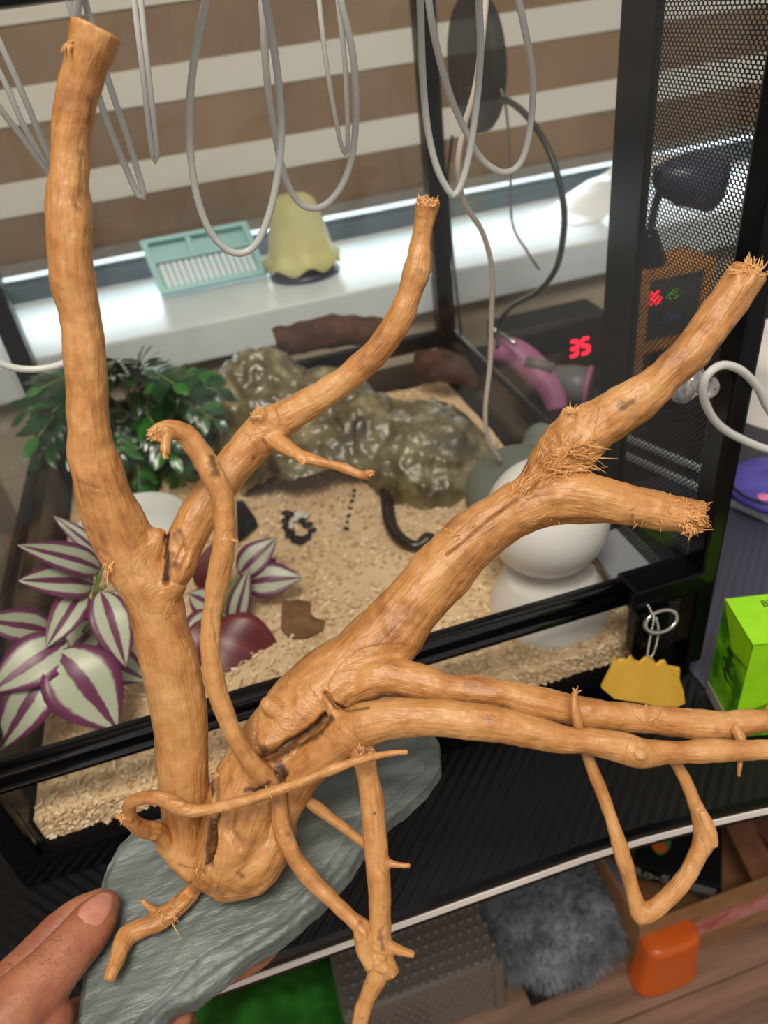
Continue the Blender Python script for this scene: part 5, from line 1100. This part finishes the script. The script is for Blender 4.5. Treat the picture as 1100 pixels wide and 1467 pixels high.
# boards and black box lying in it
def board(p, q, wd, th_, m_, label, cat, name):
    d = (q-p); L_ = d.length; d.normalize(); s_ = d.cross(Vector((0,0,1))).normalized(); n_ = s_.cross(d)
    o = MB().obox((p+q)/2, d*L_/2, s_*wd/2, n_*th_/2).build(name, M[m_], None, bevel=0); tag(o, label, cat); return o
M['board'] = mat('brown_board', (150, 100, 70), .7, var=(30, (124, 78, 54))); M['red_board'] = mat('red_brown_board', (112, 66, 52), .7)
board(at_z(1052, 1172, -.62), at_z(1098, 1262, -.62), .045, .012, 'board', 'brown wooden board lying across the cardboard box', 'board', 'wooden_board')
board(at_z(1085, 1162, -.63), at_z(1125, 1215, -.63), .05, .012, 'red_board', 'reddish board at the right edge inside the cardboard box', 'board', 'wooden_board')
M['box_black'] = mat('black_card', (18, 18, 20), .35); M['white_ink'] = mat('white_ink', (190, 186, 180), .5); M['silver_ink'] = mat('silver_label', (150, 150, 150), .4); M['logo_o'] = mat('orange_logo', (200, 96, 30), .5); M['logo_g'] = mat('green_logo', (44, 130, 62), .5)
zb_ = -.585; s0 = at_z(908, 1238, zb_); s1 = at_z(1034, 1272, zb_); sdv_ = (s1-s0).normalized(); snv = Vector((-sdv_.y, sdv_.x, 0)); SL = (s1-s0).length
gx2 = thing('flat_box', 'flat black printed box with white lettering on its spine', 'box', s0+Vector((0,0,-.034)))
MB().obox(s0+sdv_*SL/2+snv*.06+Vector((0,0,-.017)), sdv_*SL/2, snv*.06, Vector((0,0,.017))).build('body', M['box_black'], gx2, bevel=.0015)
text('Ro-Smo', .030, 'white_ink', gx2, s0+sdv_*SL*.36-snv*.0004+Vector((0,0,-.019)), sdv_, (0,0,1))
MB().obox(s0+sdv_*SL*.82-snv*.0004+Vector((0,0,-.019)), sdv_*SL*.13, snv*.0003, Vector((0,0,.010))).build('label', M['silver_ink'], gx2)
lg = s0+sdv_*SL*.28+snv*.05+Vector((0,0,.0004))
MB().add([lg+sdv_*.016*math.cos(a_)+snv*.020*math.sin(a_)*(1+.2*math.sin(3*a_)) for a_ in [2*math.pi*i/20 for i in range(20)]], [tuple(range(20))]).build('emblem', M['logo_g'], gx2)
MB().add([lg-snv*.010+Vector((0,0,.0003))+sdv_*.012*math.cos(a_)+snv*.010*math.sin(a_) for a_ in [2*math.pi*i/16 for i in range(16)]], [tuple(range(16))]).build('emblem', M['logo_o'], gx2)

# grey fur cushion
M['fur'] = mat('grey_fur', (176, 182, 188), .7, var=(24, (116, 122, 128)))
fc = at_z(785, 1305, FZ+.05); fu = MB(); fc.z = FZ+.06
FR = (.125, .105, .05); ell(fu, fc, FR, 24)
for _ in range(5200):
    a_ = rng.uniform(0, 6.28); b_ = math.acos(rng.uniform(-.15, 1)); nrm_ = Vector((math.sin(b_)*math.cos(a_), math.sin(b_)*math.sin(a_), math.cos(b_))); p_ = fc+Vector((nrm_.x*FR[0], nrm_.y*FR[1], nrm_.z*FR[2]))
    d = (nrm_+Vector((rng.uniform(-.9, .9), rng.uniform(-.9, .4), rng.uniform(-.5, .2)))).normalized(); l = rng.uniform(.012, .026); w_ = rng.uniform(.0006, .0012)
    fu.tube([p_, p_+d*l*.5, p_+(d+Vector((0,-.2,-.35))).normalized()*l], [w_, w_*.8, w_*.2], 3)
o = fu.build('fur_cushion', M['fur'], None, smooth=True); tag(o, 'fluffy grey fur cushion on the floor under the desk', 'cushion')
# clear dimpled plastic box with dark things in it
M['dimple'] = mat('clear_dimpled', (122, 114, 108), .2, trans=.25, spec=.7)
pb0 = at_z(690, 1452, FZ); px0 = thing('plastic_box', 'smoky dimpled plastic box on the floor beside the fur cushion', 'box', Vector((pb0.x-.06, pb0.y+.1, FZ+.0005)))
bx0, bx1, by0, by1, bzt = pb0.x-.20, pb0.x+.035, pb0.y, pb0.y+.22, FZ+.15
MB().box((bx0, by0, FZ+.0005), (bx1, by1, bzt)).build('shell', M['dimple'], px0, bevel=.006)
MB().box((bx1-.012, by0-.003, FZ+.004), (bx1+.003, by0+.004, bzt)).build('rib', M['dimple'], px0)
dm = MB()
for i in range(17):
    for j in range(14): ell(dm, (bx0+.012+i*.0135+(.006 if j % 2 else 0), by0+.01+j*.0150, bzt), (.0042, .0042, .0022), 8)
for i in range(17):
    for j in range(9): ell(dm, (bx0+.012+i*.0135+(.006 if j % 2 else 0), by0, FZ+.02+j*.0145), (.0042, .0022, .0042), 8)
dm.build('dimples', M['dimple'], px0, smooth=True, kind='stuff')
tb0 = thing('black_tray', 'low black tray on the floor in front of the fur cushion', 'tray', Vector((pb0.x+.12, pb0.y+.03, FZ+.0005)))
t1, t2 = at_z(760, 1440, FZ), at_z(838, 1408, FZ)
td = (t2-t1).normalized(); tn = Vector((-td.y, td.x, 0)); tl = (t2-t1).length
tc_ = (t1+t2)/2+tn*.05
MB().obox(tc_+Vector((0,0,.004)), td*tl/2, tn*.05, Vector((0,0,.004))).build('base', M['black_matte'], tb0); MB().obox((t1+t2)/2+Vector((0,0,.014)), td*tl/2, tn*.003, Vector((0,0,.013))).build('rim', M['black_matte'], tb0); MB().obox(t2+tn*.05+Vector((0,0,.02)), td*.003, tn*.05, Vector((0,0,.02))).build('rim', M['black_matte'], tb0)
# crumpled cloths
def cloth(name, c, rx, ry, h, m_, label, seed):
    b_ = MB(); n_ = 40; vs = []
    for j in range(n_+1):
        for i in range(n_+1):
            u = i/n_*2-1; v = j/n_*2-1; r_ = min(1, math.hypot(u, v)); k_ = max(0, 1-r_**3)
            z_ = FZ+.004+h*k_*(.75+.6*noise.noise(Vector((u*1.6+seed, v*1.6, seed))))+.012*k_*abs(noise.noise(Vector((u*5, v*5, seed+4))))
            vs.append((c.x+rx*u*(1+.12*nz((u, v, 0), 2, seed)), c.y+ry*v*(1+.12*nz((u, v, 0), 2, seed+5)), z_))
    b_.add(vs, [(j*(n_+1)+i, j*(n_+1)+i+1, (j+1)*(n_+1)+i+1, (j+1)*(n_+1)+i) for j in range(n_) for i in range(n_)])
    o = b_.build(name, M[m_], None, smooth=True); o.modifiers.new('t', 'SOLIDIFY').thickness = .004; tag(o, label, 'cloth'); return o
M['green_cloth'] = mat('green_cloth', (60, 150, 44), .9, var=(30, (46, 122, 34)), bump=(300, .3)); M['red_cloth'] = mat('red_cloth', (120, 44, 48), .9, var=(40, (70, 26, 30))); M['black_cloth'] = mat('black_cloth', (24, 24, 26), .9)
cg = at_z(390, 1455, FZ+.08); cloth('green_cloth', Vector((cg.x, cg.y+.01, 0)), .13, .12, .11, 'green_cloth', 'crumpled bright green cloth on the floor under the desk', 1.3)
cr_ = at_z(600, 1460, FZ+.04); cloth('red_cloth', Vector((cr_.x-.03, cr_.y, 0)), .05, .05, .05, 'red_cloth', 'dark red crumpled cloth between green cloth and plastic box', 4.1)
